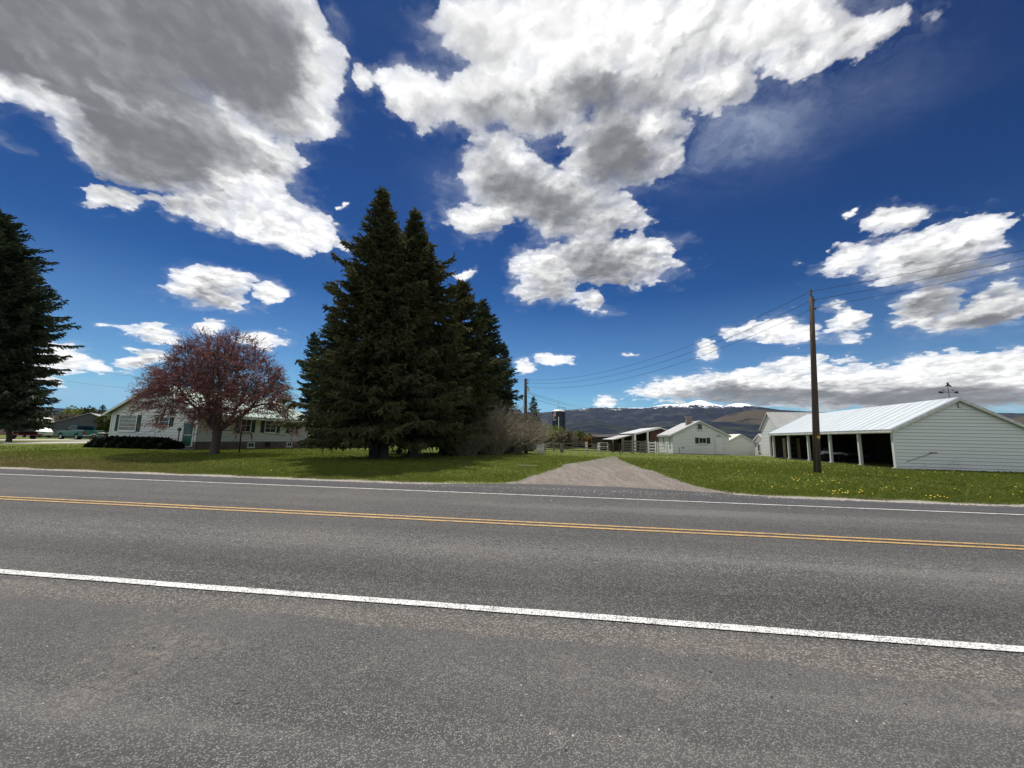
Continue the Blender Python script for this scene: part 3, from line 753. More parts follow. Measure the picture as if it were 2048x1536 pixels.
# --- the open-sided machine shed on the right
BAZ, BW, BL, BHe, BHa = 11.5, 7.04, 16.4, 2.41, 4.30
barn = thing('machine_shed', 'long white board shed with open left side, pale blue roof and weathervane', 'shed', (23.45, 23.78, .19), -R(BAZ))
b = MB(); lap(b, 'x', 0, -1, 0, BW, -.25, BHa, .205, .024, gable_lim(BW, BHe, BHa)); lap(b, 'x', BL, 1, 0, BW, -.25, BHa, .205, .024, gable_lim(BW, BHe, BHa)); lap(b, 'y', BW, 1, 0, BL, -.25, BHe, .205)
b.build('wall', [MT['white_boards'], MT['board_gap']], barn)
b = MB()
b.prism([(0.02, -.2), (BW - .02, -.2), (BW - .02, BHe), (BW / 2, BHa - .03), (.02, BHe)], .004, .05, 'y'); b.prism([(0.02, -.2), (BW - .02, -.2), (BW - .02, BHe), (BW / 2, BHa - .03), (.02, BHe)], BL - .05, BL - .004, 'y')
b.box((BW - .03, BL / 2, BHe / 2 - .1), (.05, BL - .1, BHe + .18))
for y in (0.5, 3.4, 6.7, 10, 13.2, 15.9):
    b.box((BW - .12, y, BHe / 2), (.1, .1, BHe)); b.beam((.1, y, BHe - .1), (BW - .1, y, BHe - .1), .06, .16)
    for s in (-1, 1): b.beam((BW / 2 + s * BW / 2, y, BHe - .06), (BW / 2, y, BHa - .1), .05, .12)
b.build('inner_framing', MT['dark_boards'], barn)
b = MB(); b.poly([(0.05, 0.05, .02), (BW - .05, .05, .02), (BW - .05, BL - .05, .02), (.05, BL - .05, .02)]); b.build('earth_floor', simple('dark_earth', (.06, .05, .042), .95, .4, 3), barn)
slab_roof('roof', barn, BW, BL, BHe, BHa, .16, .16, MT['barn_roof'])
bargeboards(barn, BW, BL, BHe, BHa, .16, .16, MT['old_trim'], .17)
b = MB(); b.box((.05, BL / 2, BHe - .14), (.1, BL - .02, .2)); b.build('eave_beam', MT['white_trim'], barn)
for px_ in (1790, 1719, 1660.5, 1616.5, 1577, 1547):
    py_ = {1790: 900, 1719: 895, 1660.5: 892, 1616.5: 889, 1577: 888, 1547: 886}[px_]
    y = min(max(local_hit(barn, px_, py_, 'x', .08).y, .11), BL - .12)
    p = MB(); p.box((.10, y, (BHe - .26) / 2 + .06), (.17, .17, BHe - .30)); po = p.build('post', MT['white_boards_worn'], barn, bevel=.006)
    q = MB(); q.lathe([(0, .10), (.16, .10), (.21, .02), (.21, -.25)], (.10, y, 0), 10); q.build('footing', MT['concrete'], po)
# trim and small fittings of the gable
for x in (.04, BW - .04): b = MB(); b.box((x, -.035, BHe / 2 - .08), (.12, .03, BHe)); b.build('corner_board', MT['white_boards_worn'], barn)
b = MB(); b.box((BW / 2 + .0, -.05, BHa - .42), (.02, .04, .28)); b.box((BW / 2 + .07, -.05, BHa - .55), (.16, .03, .02)); b.box((BW / 2 - .03, -.05, BHa - .3), (.06, .03, .02)); b.build('bracket', MT['grey_iron'], barn)
p0 = local_hit(barn, 1813, 923, 'y', -.03); p1 = local_hit(barn, 1862, 907, 'y', -.03)
b = MB(); b.beam((p0.x, -.035, p0.z), (p1.x, -.035, p1.z), .012, .05, Vector((0, 1, 0))); b.box((p1.x + .12, -.04, p1.z + .05), (.4, .02, .05)); b.build('wooden_strip', MT['grey_wood'], barn)
# weathervane
p = Vector((BW / 2, .45, BHa + .06)); wv = MB()
wv.tube([p, p + Vector((0, 0, .98))], .013, 6); wv.tube([p + Vector((-.42, 0, .36)), p + Vector((.42, 0, .36))], .012, 6)
wv.tube([p + Vector((0, -.3, .44)), p + Vector((0, .3, .44))], .010, 6)
wv.prism([(-.50, .36), (-.36, .45), (-.22, .38), (-.22, .34), (-.36, .29)], p.y - .012, p.y + .012, 'y')
wv2 = MB()
def shift(pts): return [(a + p.x, c + p.z) for a, c in pts]
wv = MB()
wv.tube([p, p + Vector((0, 0, .80))], .013, 6); wv.tube([p + Vector((-.42, 0, .38)), p + Vector((.42, 0, .38))], .012, 6); wv.tube([p + Vector((0, -.3, .46)), p + Vector((0, .3, .46))], .01, 6)
wv.build('weathervane', MT['black_metal'], barn)
wvo = bpy.data.objects[-1] if False else [o for o in barn.children if o.name.startswith('weathervane')][0]
a = MB(); a.prism(shift([(-.55, .40), (-.46, .45), (-.30, .43), (-.26, .38), (-.30, .33), (-.46, .32)]), p.y - .01, p.y + .01, 'y'); a.build('arrow', MT['black_metal'], wvo); a = MB(); a.prism(shift([(.26, .38), (.34, .45), (.52, .45), (.46, .385), (.53, .31), (.34, .32)]), p.y - .01, p.y + .01, 'y')
a.build('arrow', MT['black_metal'], wvo)
for q in (-.24, .24): a = MB(); a.prism(shift([(q - .06, .53), (q + .06, .53), (q, .46)]), p.y - .01, p.y + .01, 'y'); a.build('pointer', MT['black_metal'], wvo)
a = MB(); a.prism(shift([(-.16, .72), (-.13, .78), (-.03, .86), (-.05, .96), (.02, 1.0), (.07, .95), (.06, .88), (.16, .80), (.19, .70), (.12, .73), (.03, .76), (-.06, .74)]), p.y - .01, p.y + .01, 'y'); a.build('figure', MT['black_metal'], wvo)

# --- the small white shed
SAZ, SW, SL, SHe, SHa = 8.9, 6.48, 7.64, 2.36, 4.02
shed = thing('garden_shed', 'small white board shed with green shutters, closed white door and low brick chimney', 'shed', (19.98, 47.93, .08), -R(SAZ))
b = MB(); lim = gable_lim(SW, SHe, SHa)
lap(b, 'x', 0, -1, 0, SW, .05, SHa, .17, .02, lim); lap(b, 'x', SL, 1, 0, SW, .05, SHa, .17, .02, lim); lap(b, 'y', SW, 1, 0, SL, .05, SHe, .17, .02); lap(b, 'y', 0, -1, 0, SL, .05, SHe, .17, .02)
b.prism([(0.0, 0), (SW, 0), (SW, SHe), (SW / 2, SHa - .02), (.0, SHe)], .0, SL, 'y')
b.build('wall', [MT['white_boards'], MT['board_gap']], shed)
b = MB(); b.box((SW / 2, SL / 2, -.06), (SW + .04, SL + .04, .24)); b.build('foundation', MT['concrete'], shed)
slab_roof('roof', shed, SW, SL, SHe, SHa, .22, .2, MT['shed_roof']); bargeboards(shed, SW, SL, SHe, SHa, .22, .2, MT['old_trim'], .13)
def wall_at(root, x0, y0, x1, y1, axis, val):
    a = local_hit(root, x0, y0, axis, val); c = local_hit(root, x1, y1, axis, val); return a, c
a, c = wall_at(shed, 1397.5, 875.5, 1412.8, 886.8, 'y', 0)
window(shed, 'x', 0, -1, (a.x + c.x) / 2, (a.z + c.z) / 2, c.x - a.x - .1, a.z - c.z - .08, WMO, (2, 1), .40, label='wide dark window between green shutters')
a, c = wall_at(shed, 1430.5, 875, 1447, 910, 'y', 0)
d = MB(); d.box(((a.x + c.x) / 2, -.03, (a.z + .12) / 2), (c.x - a.x, .04, a.z - .12)); do = d.build('door', MT['white_boards'], shed)
d = MB(); d.tube([(a.x + .1, -.05, 1.0), (a.x + .1, -.11, 1.0)], .03, 8); d.build('handle', MT['grey_iron'], do)
d = MB()
for x in (a.x - .05, c.x + .05): d.box((x, -.035, a.z / 2 + .05), (.09, .06, a.z - .02))
d.box(((a.x + c.x) / 2, -.035, a.z + .05), (c.x - a.x + .2, .06, .09)); d.build('door_frame', MT['old_trim'], shed)
d = MB()
for k in range(4): d.box(((a.x + c.x) / 2 - .21 + k * .14, -.05, a.z + .20), (.08, .02, .12))
d.build('house_number', MT['black_metal'], shed)
a, c = wall_at(shed, 1395, 849, 1401.5, 858.3, 'y', 0)
window(shed, 'x', 0, -1, SW / 2 - .02, (a.z + c.z) / 2, .5, .62, WMO, (1, 1), None, name='attic_hatch', curtain=MT['grey_metal'])
for y in (1.3, 4.6): window(shed, 'y', 0, -1, y, 1.5, .5, .95, WMO, (1, 2), None, curtain=MT['glass'])
d = MB(); d.box((-.03, 2.9, 1.05), (.04, .9, 1.95)); d.build('side_door', MT['white_boards_worn'], shed)
d = MB(); d.box((SW / 2 - .75, 1.9, SHa + .05), (.62, .62, 1.05)); ch = d.build('chimney', MT['brick'], shed)
d = MB(); d.box((SW / 2 - .75, 1.9, SHa + .62), (.74, .74, .09)); d.build('cap', MT['concrete'], ch)
d = MB(); d.tube([(.75, -.06, .1), (.75, -.06, .75), (1.2, -.06, .75)], .02, 6); d.box((1.25, -.06, .75), (.12, .06, .16)); d.build('wall_pipe', MT['grey_iron'], shed)

# --- gable sheds further back
def gshed(name, label, loc, az, W, L, He, Ha, wallm, roofm, board=.18, trim=MT['old_trim'], over=.15, cat='shed'):
    r_ = thing(name, label, cat, loc, -R(az)); b = MB(); lim = gable_lim(W, He, Ha)
    lap(b, 'x', 0, -1, 0, W, .0, Ha, board, .02, lim); lap(b, 'x', L, 1, 0, W, .0, Ha, board, .02, lim); lap(b, 'y', W, 1, 0, L, .0, He, board, .02); lap(b, 'y', 0, -1, 0, L, 0, He, board, .02)
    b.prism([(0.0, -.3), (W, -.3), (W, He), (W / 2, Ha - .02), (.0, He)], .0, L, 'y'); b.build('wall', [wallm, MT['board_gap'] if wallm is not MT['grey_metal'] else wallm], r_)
    slab_roof('roof', r_, W, L, He, Ha, over, over, roofm); bargeboards(r_, W, L, He, Ha, over, over, trim, .12)
    return r_
P2 = atd(1457, 912, 56); cream = gshed('storage_shed', 'small windowless white shed with cream metal roof, just right of the shuttered shed', (P2.x, 56, P2.z), 9, 3.55, 6.5, 2.05, 3.1, MT['white_boards'], MT['cream_roof'])
# tall shed: ridge runs to the right, gable end faces left
PT = atd(1525.5, 911.5, 50); tall_az = 101.5
l = Vector((math.sin(R(11.5)), math.cos(R(11.5)), 0)); TW = 4.6
near = PT - l * TW
tall = gshed('tall_shed', 'tall narrow white shed with steep rusty metal roof behind the open machine shed', (PT.x, PT.y, PT.z), tall_az, TW, 7.5, 3.45, 5.35, MT['white_boards_worn'], MT['shed_roof'], over=.14)
d = MB(); d.box((TW * .62, -.03, 1.3), (1.0, .05, 2.3)); d.build('door', MT['grey_wood'], tall)
PL = atd(1506.5, 912.5, 58); low = gshed('low_shed', 'low white shed with bright metal roof squeezed left of the tall shed', (PL.x - l.x * .0, PL.y, PL.z), 101.5, 5.6, 4.2, 1.95, 3.2, MT['white_boards_worn'], MT['shed_roof'], over=.2)
window(low, 'x', 0, -1, 2.8 - .55, 1.25, .5, .9, WMO, (1, 2)); window(low, 'x', 0, -1, 3.9, 1.25, .5, .9, WMO, (1, 2))

# --- open pole barn behind the corral (dark red inside, bright roof edges)
ob = thing('pole_barn', 'open pole barn with white posts, bright roof edge and dark red walls behind the corral', 'barn', (0, 0, 0))
YB = 60.0
def pb(x, y, Y=YB): return atd(x, y, Y)
def slabpoly(mb, pts, th):
    a = [Vector(p) for p in pts]; b2 = [p + Vector(th) for p in a]; n = len(a)
    mb.poly(a); mb.poly(list(reversed(b2)))
    for i in range(n): mb.poly([a[i], b2[i], b2[(i + 1) % n], a[(i + 1) % n]])
gzb = -.26
def V3(x, y, z): return Vector((x, y, z))
xL, xM, xR = pb(1270, 870).x, pb(1320, 856).x, pb(1352, 870).x
zE, zR = pb(1270, 867.5).z, pb(1321, 855.5).z; zE2 = zE + .2
DEP = 9.0
b = MB(); slabpoly(b, [V3(xL, YB, zE), V3(xM, YB, zR), V3(xM, YB + DEP, zR), V3(xL, YB + DEP, zE)], (0, 0, .10)); slabpoly(b, [V3(xM, YB, zR), V3(xR, YB, zE2), V3(xR, YB + DEP, zE2), V3(xM, YB + DEP, zR)], (0, 0, .10)); b.build('roof', MT['shed_roof'], ob)
b = MB(); b.beam((xL, YB - .06, zE - .02), (xM, YB - .06, zR - .02), .06, .28); b.beam((xM, YB - .06, zR - .02), (xR, YB - .06, zE2 - .02), .06, .14); b.build('fascia', MT['white_trim'], ob)
b = MB(); slabpoly(b, [V3(xL, YB + DEP, gzb), V3(xR, YB + DEP, gzb), V3(xR, YB + DEP, zE2), V3(xM, YB + DEP, zR - .1), V3(xL, YB + DEP, zE - .05)], (0, .1, 0)); slabpoly(b, [V3(xR, YB + 2, gzb), V3(xR, YB + DEP, gzb), V3(xR, YB + DEP, zE2 - .1), V3(xR, YB + 2, zE2 - .1)], (.1, 0, 0))
slabpoly(b, [V3(pb(1302, 860).x, YB + .5, gzb), V3(xR, YB + .5, gzb), V3(xR, YB + .5, zE2 - .05), V3(xM, YB + .5, zR - .15), V3(pb(1302, 860).x, YB + .5, pb(1302, 862).z)], (0, .08, 0)); b.build('wall', MT['red_board'], ob)
for x, yt, dy in ((1270.5, 868, .0), (1275.5, 867, 3.0), (1295.5, 861, .0)):
    q = pb(x, yt); m_ = MB(); xx = q.x if not dy else q.x + .2; m_.box((xx, YB + dy + .1, (gzb + q.z) / 2), (.22, .2, q.z - gzb)); m_.build('post', MT['white_post'], ob)
# lean-to of the pole barn to the left
lt = thing('cattle_shelter', 'low open cattle shelter with thin sloping roof left of the pole barn', 'shelter', (0, 0, 0))
b = MB(); c1, c2, c3, c4 = pb(1225, 879.5, 61), pb(1244, 875.5, 61), pb(1246, 874.5, 62), pb(1268, 869, 62)
slabpoly(b, [c1, c2, c2 + V3(.3, 8, .0), c1 + V3(.3, 8, 0)], (0, 0, .08)); slabpoly(b, [c3, c4, c4 + V3(.3, 8, 0), c3 + V3(.3, 8, 0)], (0, 0, .08)); b.build('roof', MT['shed_roof'], lt)
for e1_, e2_ in ((c1, c2), (c3, c4)): b = MB(); b.beam(e1_ + V3(0, -.05, .03), e2_ + V3(0, -.05, .03), .05, .16); b.build('fascia', MT['white_trim'], lt)
b = MB(); slabpoly(b, [V3(c1.x, 69, gzb), V3(c4.x, 69, gzb), V3(c4.x, 69, c4.z - .1), V3(c1.x, 69, c1.z - .1)], (0, .1, 0)); b.build('wall', MT['red_board'], lt)
for c_ in (c1, c2, c3, c4):
    m_ = MB(); m_.box((c_.x + .1, c_.y + .15, (gzb + c_.z) / 2), (.16, .16, c_.z - gzb)); m_.build('post', MT['grey_wood'], lt)
# dark hay store behind it
hs = thing('hay_barn', 'long low dark barn behind the gate at the end of the drive', 'barn', (0, 0, 0))
q1, q2 = pb(1196, 875, 75), pb(1236, 873, 75); b = MB()
slabpoly(b, [V3(q1.x, 75, -.4), V3(q2.x + 3, 75, -.4), V3(q2.x + 3, 75, q2.z), V3(q1.x, 75, q1.z)], (0, 6, 0)); b.build('wall', MT['dark_boards'], hs)
b = MB(); slabpoly(b, [V3(q1.x - .3, 74.7, q1.z), V3(q2.x + 3.3, 74.7, q2.z), V3(q2.x + 3.3, 81, q2.z + .5), V3(q1.x - .3, 81, q1.z + .5)], (0, 0, .1)); b.build('roof', MT['dark_boards'], hs)

# --- the house on the left
HAZ, HW, HL, HHe, HHa, HF = 16.0, 9.2, 10.15, 2.70, 4.72, .56
hc = Vector((-22.60, 27.95, .22)); hw = Vector((math.cos(R(HAZ)), -math.sin(R(HAZ)), 0))
house = thing('house', 'white ranch house with green shutters and pale green roof behind the blossoming tree', 'house', hc - hw * HW, -R(HAZ))
b = MB(); lim = gable_lim(HW, HHe, HHa)
lap(b, 'x', 0, -1, 0, HW, HF, HHa, .21, .022, lim); lap(b, 'x', HL, 1, 0, HW, HF, HHa, .21, .022, lim); lap(b, 'y', HW, 1, 0, HL, HF, HHe, .21, .022); lap(b, 'y', 0, -1, 0, HL, HF, HHe, .21, .022)
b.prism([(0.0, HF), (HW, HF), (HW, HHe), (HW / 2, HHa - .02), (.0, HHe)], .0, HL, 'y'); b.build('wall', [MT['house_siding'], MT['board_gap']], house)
b = MB(); b.box((HW / 2, HL / 2, HF / 2 - .2), (HW - .02, HL - .02, HF + .4)); b.build('foundation', MT['foundation'], house)
slab_roof('roof', house, HW, HL, HHe, HHa, .55, .35, MT['green_roof'], rib=.45)
bargeboards(house, HW, HL, HHe, HHa, .55, .35, MT['white_trim'], .16)
MT['soffit'] = simple('tan_soffit', (.40, .38, .27), .8, .1, 2)
for x0, x1 in ((-.5, .0), (HW, HW + .5)): b = MB(); b.box(((x0 + x1) / 2, HL / 2, HHe - .12), (.5, HL + .6, .03)); b.build('soffit', MT['soffit'], house)
for x in (.03, HW - .03): b = MB(); b.box((x, -.03, (HHe + HF) / 2), (.12, .035, HHe - HF)); b.build('corner_board', MT['white_trim'], house)
b = MB(); b.box((HW + .028, HL - .06, (HHe + HF) / 2), (.035, .12, HHe - HF)); b.build('corner_board', MT['white_trim'], house)
b = MB(); b.box((HW + .03, HL / 2, HHe - .24), (.03, HL, .16)); b.build('frieze', MT['white_trim'], house)
a, c = wall_at(house, 243.5, 831, 272, 861, 'y', 0)
w_ = window(house, 'x', 0, -1, (a.x + c.x) / 2 - .03, (a.z + c.z) / 2, (c.x - a.x), (a.z - c.z) * 1.0, WM, (1, 4), .36, label='four-row front window with curtains', curtain=MT['curtain'])
a, c = wall_at(house, 322, 836, 338, 851, 'y', 0)
window(house, 'x', 0, -1, (a.x + c.x) / 2, (a.z + c.z) / 2, (c.x - a.x), (a.z - c.z), WM, (1, 2), .34, label='small front window hidden behind the blossom')
a, c = wall_at(house, 369.5, 846.5, 384.5, 892.5, 'y', 0)
dx = (a.x + c.x) / 2; dw = c.x - a.x; dz0 = c.z; dz1 = a.z
d = MB(); d.box((dx, -.035, (dz0 + dz1) / 2), (dw - .16, .03, dz1 - dz0 - .1)); do = d.build('door', MT['door_green'], house); do['label'] = 'green front door with glass upper half'
d = MB(); d.box((dx + .05, -.056, dz0 + (dz1 - dz0) * .70), (dw - .5, .012, (dz1 - dz0) * .42)); d.build('pane', MT['glass'], do)
d = MB(); d.tube([(dx - dw * .3, -.05, dz0 + .9), (dx - dw * .3, -.10, dz0 + .9)], .03, 8); d.build('handle', MT['chrome'], do)
d = MB()
for s in (-1, 1): d.box((dx + s * (dw / 2 + .0), -.04, (dz0 + dz1) / 2), (.10, .07, dz1 - dz0))
d.box((dx, -.04, dz1 + .03), (dw + .2, .07, .10)); d.box((dx, -.04, dz0 - .02), (dw + .1, .12, .05)); d.box((dx + .05, -.06, dz0 + (dz1 - dz0) * .48), (dw - .3, .02, .06)); d.build('door_frame', MT['white_trim'], house)
d = MB(); d.box((dx - .35, -.75, dz0 - .16 - .09), (2.6, 1.4, .18)); d.box((dx - .35, -.6, dz0 - .10), (1.7, 1.0, .14)); d.build('doorstep', MT['concrete'], house)
# long side
for (x0, y0, x1, y1, pn, sh, lb) in ((482, 845, 500, 858, (2, 2), .34, 'side window nearest the front corner'), (531, 838, 551, 858, (2, 3), .34, 'twin side window'), (581.5, 840, 588.5, 858, (1, 4), .34, 'narrow side window nearest the back')):
    a, c = wall_at(house, x0, y0, x1, y1, 'x', HW)
    window(house, 'y', HW, 1, (a.y + c.y) / 2, 1.88, max(.5, (c.y - a.y) * .95), 1.0, WM, pn, sh, label=lb)
for (x0, x1, kind) in ((495, 508, 1), (530, 540, 0), (573, 583, 1)):
    a = local_hit(house, x0, 888, 'x', HW - .01); c = local_hit(house, x1, 888, 'x', HW - .01)
    if kind: window(house, 'y', HW - .01, 1, (a.y + c.y) / 2, .30, (c.y - a.y) - .1, .30, WM, (2, 1), None, name='basement_window')
    else:
        d = MB(); d.box((HW + .02, (a.y + c.y) / 2, .32), (.05, c.y - a.y, .36)); d.build('vent_grille', MT['black_metal'], house)
a = local_hit(house, 471.5, 868, 'x', HW)
d = MB(); d.box((HW + .1, a.y, 1.45), (.14, .34, .42)); mo = d.build('electric_meter_box', MT['grey_metal'], house)
d = MB(); d.tube([(HW + .1, a.y, 1.24), (HW + .1, a.y, .75)], .025, 6); d.tube([(HW + .1, a.y, 1.28), (HW + .1, a.y + 1.2, 1.28), (HW + .1, a.y + 1.35, 1.1), (HW + .1, a.y + 1.35, .8)], .035, 8); d.build('conduit', MT['grey_iron'], mo)
d = MB(); d.box((HW / 2 + .6, 5.2, HHa + .15), (.6, .8, .9)); d.build('chimney', MT['brick'], house)

# --- grey metal shed and brown-roofed house far left
PG = atd(178, 881, 66); gl = gshed('metal_shed', 'dark grey metal shed with streaky white roof beyond the teal pickup', (PG.x - 7.2, PG.y, PG.z), -38, 9.0, 12.0, 2.7, 4.7, MT['grey_metal'], MT['shed_roof'], board=.3, trim=MT['grey_metal'])
PBn = atd(95, 876, 92); br = gshed('farm_house', 'distant low building with brown roof seen between the parked pickups', (PBn.x, PBn.y, PBn.z), 40, 9, 14, 2.2, 4.4, MT['dark_boards'], simple('brown_shingle_roof', (.20, .135, .105), .9, .3, 2), board=.3, cat='house')
PW = atd(30, 874, 80); br2 = gshed('white_outbuilding', 'distant white building behind the red flatbed pickup', (PW.x, PW.y, PW.z), 20, 10, 14, 2.6, 4.0, MT['white_boards'], MT['cream_roof'], board=.3)

# ------------------------------------------------------------------ vegetation
rng = np.random.default_rng(11)
def rot_basis(d):
    "orthonormal frames for an array of unit directions"
    ref = np.where(np.abs(d[:, 2:3]) < .95, np.array([[0, 0, 1.0]]), np.array([[1.0, 0, 0]]))
    x = np.cross(d, ref); x /= np.linalg.norm(x, axis=1, keepdims=True); y = np.cross(x, d); return x, y
def blades(P, D, L, W, roll=None, taper=.15):
    "flat tapered quads starting at P along D"
    n = len(P); x, y = rot_basis(D); r_ = rng.uniform(0, 2 * math.pi, n) if roll is None else roll
    s = x * np.cos(r_)[:, None] + y * np.sin(r_)[:, None]
    L = L[:, None]; W = W[:, None]
    a = P - s * W * .35; b = P + s * W * .35; m1 = P + D * L * .55 + s * W * .5; m2 = P + D * L * .55 - s * W * .5; t1 = P + D * L + s * W * taper * .5; t2 = P + D * L - s * W * taper * .5
    V = np.stack([a, b, m1, m2, t1, t2], 1).reshape(-1, 3); i = np.arange(n)[:, None] * 6
    F = np.concatenate([i + np.array([[0, 1, 2, 3]]), i + np.array([[3, 2, 4, 5]])], 0)
    return V, F
def tubes_np(segs, n=4):
    "many short tapered tubes: list of (a, b, ra, rb)"
    A = np.array([s[0] for s in segs], float); B = np.array([s[1] for s in segs], float); ra = np.array([s[2] for s in segs])[:, None]; rb = np.array([s[3] for s in segs])[:, None]
    D = B - A; L = np.linalg.norm(D, axis=1, keepdims=True) + 1e-9; D = D / L; x, y = rot_basis(D); V = []
    for base, r_ in ((A, ra), (B, rb)):
        for k in range(n):
            t = 2 * math.pi * k / n; V.append(base + (x * math.cos(t) + y * math.sin(t)) * r_)
    V = np.stack(V, 1).reshape(-1, 3); i = np.arange(len(A))[:, None] * 2 * n; F = []
    for k in range(n):
        j = (k + 1) % n; F.append(i + np.array([[k, j, n + j, n + k]]))
    return V, np.concatenate(F, 0)
def join(parts):
    V = []; F = []; o = 0
    for v, f in parts: V.append(v); F.append(f + o); o += len(v)
    return np.concatenate(V), np.concatenate(F)

SPRUCE = leafmat('spruce_needles', [(.036, .045, .021), (.074, .082, .035), (.118, .118, .050), (.19, .155, .078)], 1.0, .24)
SPRUCE_B = leafmat('blue_green_needles', [(.018, .030, .018), (.042, .058, .032), (.072, .09, .046), (.11, .115, .058)], 1.0, .18)
CONES = leafmat('old_cones', [(.045, .026, .014), (.085, .05, .026)], 2, 0)
def spruce(name, label, base, top, prof, seed, mat=SPRUCE, dens=1.0, bare=1.3, trunk_r=.36, group='tall spruces on the lawn', twig=1.0, cat='spruce tree', lean_pts=None):
    "prof: list of (height fraction, radius) for the crown; boughs leave a trunk and carry brush-like twigs"
    g_ = np.random.default_rng(seed); H = (top - base).length
    r_ = thing(name, label, cat, base, 0, group)
    ax = (top - base); 
    m_ = MB(); pts = []; rad = []
    for i in range(11):
        f = i / 10; pts.append(ax * f + Vector((.05 * math.sin(f * 7 + seed), .05 * math.cos(f * 5 + seed), 0))); rad.append(trunk_r * (1 - f) ** .8 + .015)
    fl = [Vector((0, 0, -.25)), Vector((0, 0, .02)), Vector((0, 0, .35))]
    m_.tube(fl + pts[1:], [trunk_r * 1.45, trunk_r * 1.22, trunk_r * 1.02] + rad[1:], 12); m_.build('trunk', MT['bark'], r_, smooth=True)
    hs = []; h = bare
    while h < H - .15:
        f = h / H; hs.append(h); h += (.34 - .16 * f) / dens ** .5
    TP, TD, TL, TW = [], [], [], []; segs = []
    CP = []
    pf = [p[0] for p in prof]; pr = [p[1] for p in prof]
    for h in hs:
        f = h / H; rad_ = np.interp(f, pf, pr); nb = int(max(4, round((5 + 5 * (1 - f)) * dens ** .5)))
        a0 = g_.uniform(0, 6.28)
        for k in range(nb):
            h_ = h + g_.uniform(-.2, .2); f = min(.985, max(.02, h_ / H)); rad_ = np.interp(f, pf, pr)
            az_ = a0 + 6.283 * k / nb + g_.normal(0, .25); Lb = rad_ * g_.uniform(.50, 1.10) * (1 + .16 * math.sin(3 * az_ + seed + h * .6))
            if g_.random() < .10: Lb *= 1.25
            up0 = .55 * f - .12 + g_.normal(0, .08); droop = (.55 - .45 * f) * g_.uniform(.7, 1.2)
            d0 = np.array([math.cos(az_), math.sin(az_)]); c0 = np.array(ax * f) + np.array([0, 0, 0])
            n = max(4, int(Lb / .28)); t = np.linspace(0, 1, n + 1)
            zc = Lb * (up0 * t - droop * t ** 2 * .8 + .42 * droop * t ** 4 + .10 * t ** 3)
            C = np.stack([c0[0] + d0[0] * Lb * t, c0[1] + d0[1] * Lb * t, c0[2] + zc], 1)
            lowz_ = bare * .55 + .5 * g_.random(); C[:, 2] = np.where(C[:, 2] < lowz_, lowz_ + (C[:, 2] - lowz_) * .15, C[:, 2])
            for q in range(0, n, 2): segs.append((C[q], C[min(q + 2, n)], .035 * (1 - t[q]) * (Lb / 3) ** .5 + .008, .03 * (1 - t[min(q + 2, n)]) * (Lb / 3) ** .5 + .006))
            nt = int(Lb * 10.5 * twig); 
            if nt < 3: nt = 3
            tt = .12 + .88 * (np.arange(nt) + g_.random(nt)) / nt; tt = np.clip(tt, 0, 1)
            Pp = np.stack([np.interp(tt, t, C[:, i]) for i in range(3)], 1)
            tang = np.gradient(C, axis=0); tang = np.stack([np.interp(tt, t, tang[:, i]) for i in range(3)], 1); tang /= np.linalg.norm(tang, axis=1, keepdims=True)
            side = np.where(np.arange(nt) % 2 == 0, 1.0, -1.0); sd = np.stack([-d0[1] * side, d0[0] * side, np.zeros(nt)], 1)
            spread = (.85 - .55 * tt)[:, None]; dn = np.stack([np.zeros(nt), np.zeros(nt), -(.30 + .35 * g_.random(nt)) * (1.15 - f)], 1)
            Dd = tang * .75 + sd * spread + dn + g_.normal(0, .16, (nt, 3)); Dd /= np.linalg.norm(Dd, axis=1, keepdims=True)
            Ll = (.62 * (1 - tt) ** .7 * min(1.2, Lb / 2.4) + .26) * g_.uniform(.7, 1.25, nt)
            TP.append(Pp); TD.append(Dd); TL.append(Ll); TW.append(np.full(nt, .13))
            # sub twigs hanging along each twig
            for rep in range(3):
                q = g_.uniform(.15, .95, nt)[:, None]; P2_ = Pp + Dd * Ll[:, None] * q
                D2 = Dd * .6 + sd * g_.uniform(-.9, .9, nt)[:, None] + np.array([0, 0, -.25 + .25 * f]) + g_.normal(0, .35, (nt, 3)); D2 /= np.linalg.norm(D2, axis=1, keepdims=True)
                TP.append(P2_); TD.append(D2); TL.append(.26 * g_.uniform(.6, 1.3, nt)); TW.append(np.full(nt, .085))
            if f > .55 and g_.random() < .5:
                k_ = g_.integers(1, 4); CP += [Pp[-1 - i] + g_.normal(0, .06, 3) for i in range(k_)]
    # leader shoots
    for i in range(14):
        TP.append(np.array([list(ax * (1 - .035 * g_.random()))])); dd = np.array([[g_.normal(0, .45), g_.normal(0, .45), 1.0]]); TD.append(dd / np.linalg.norm(dd)); TL.append(np.array([.45])); TW.append(np.array([.12]))
    TP = np.concatenate(TP); TD = np.concatenate(TD); TL = np.concatenate(TL); TW = np.concatenate(TW)
    ro = rng.uniform(0, 3.14, len(TP))
    v1, f1 = blades(TP, TD, TL, TW, ro); v2, f2 = blades(TP, TD, TL, TW, ro + 1.57)
    vs = tubes_np(segs, 4)
    np_mesh('crown', *join([(v1, f1), (v2, f2)]), mat, r_)
    np_mesh('branches', *vs, MT['bark'], r_)
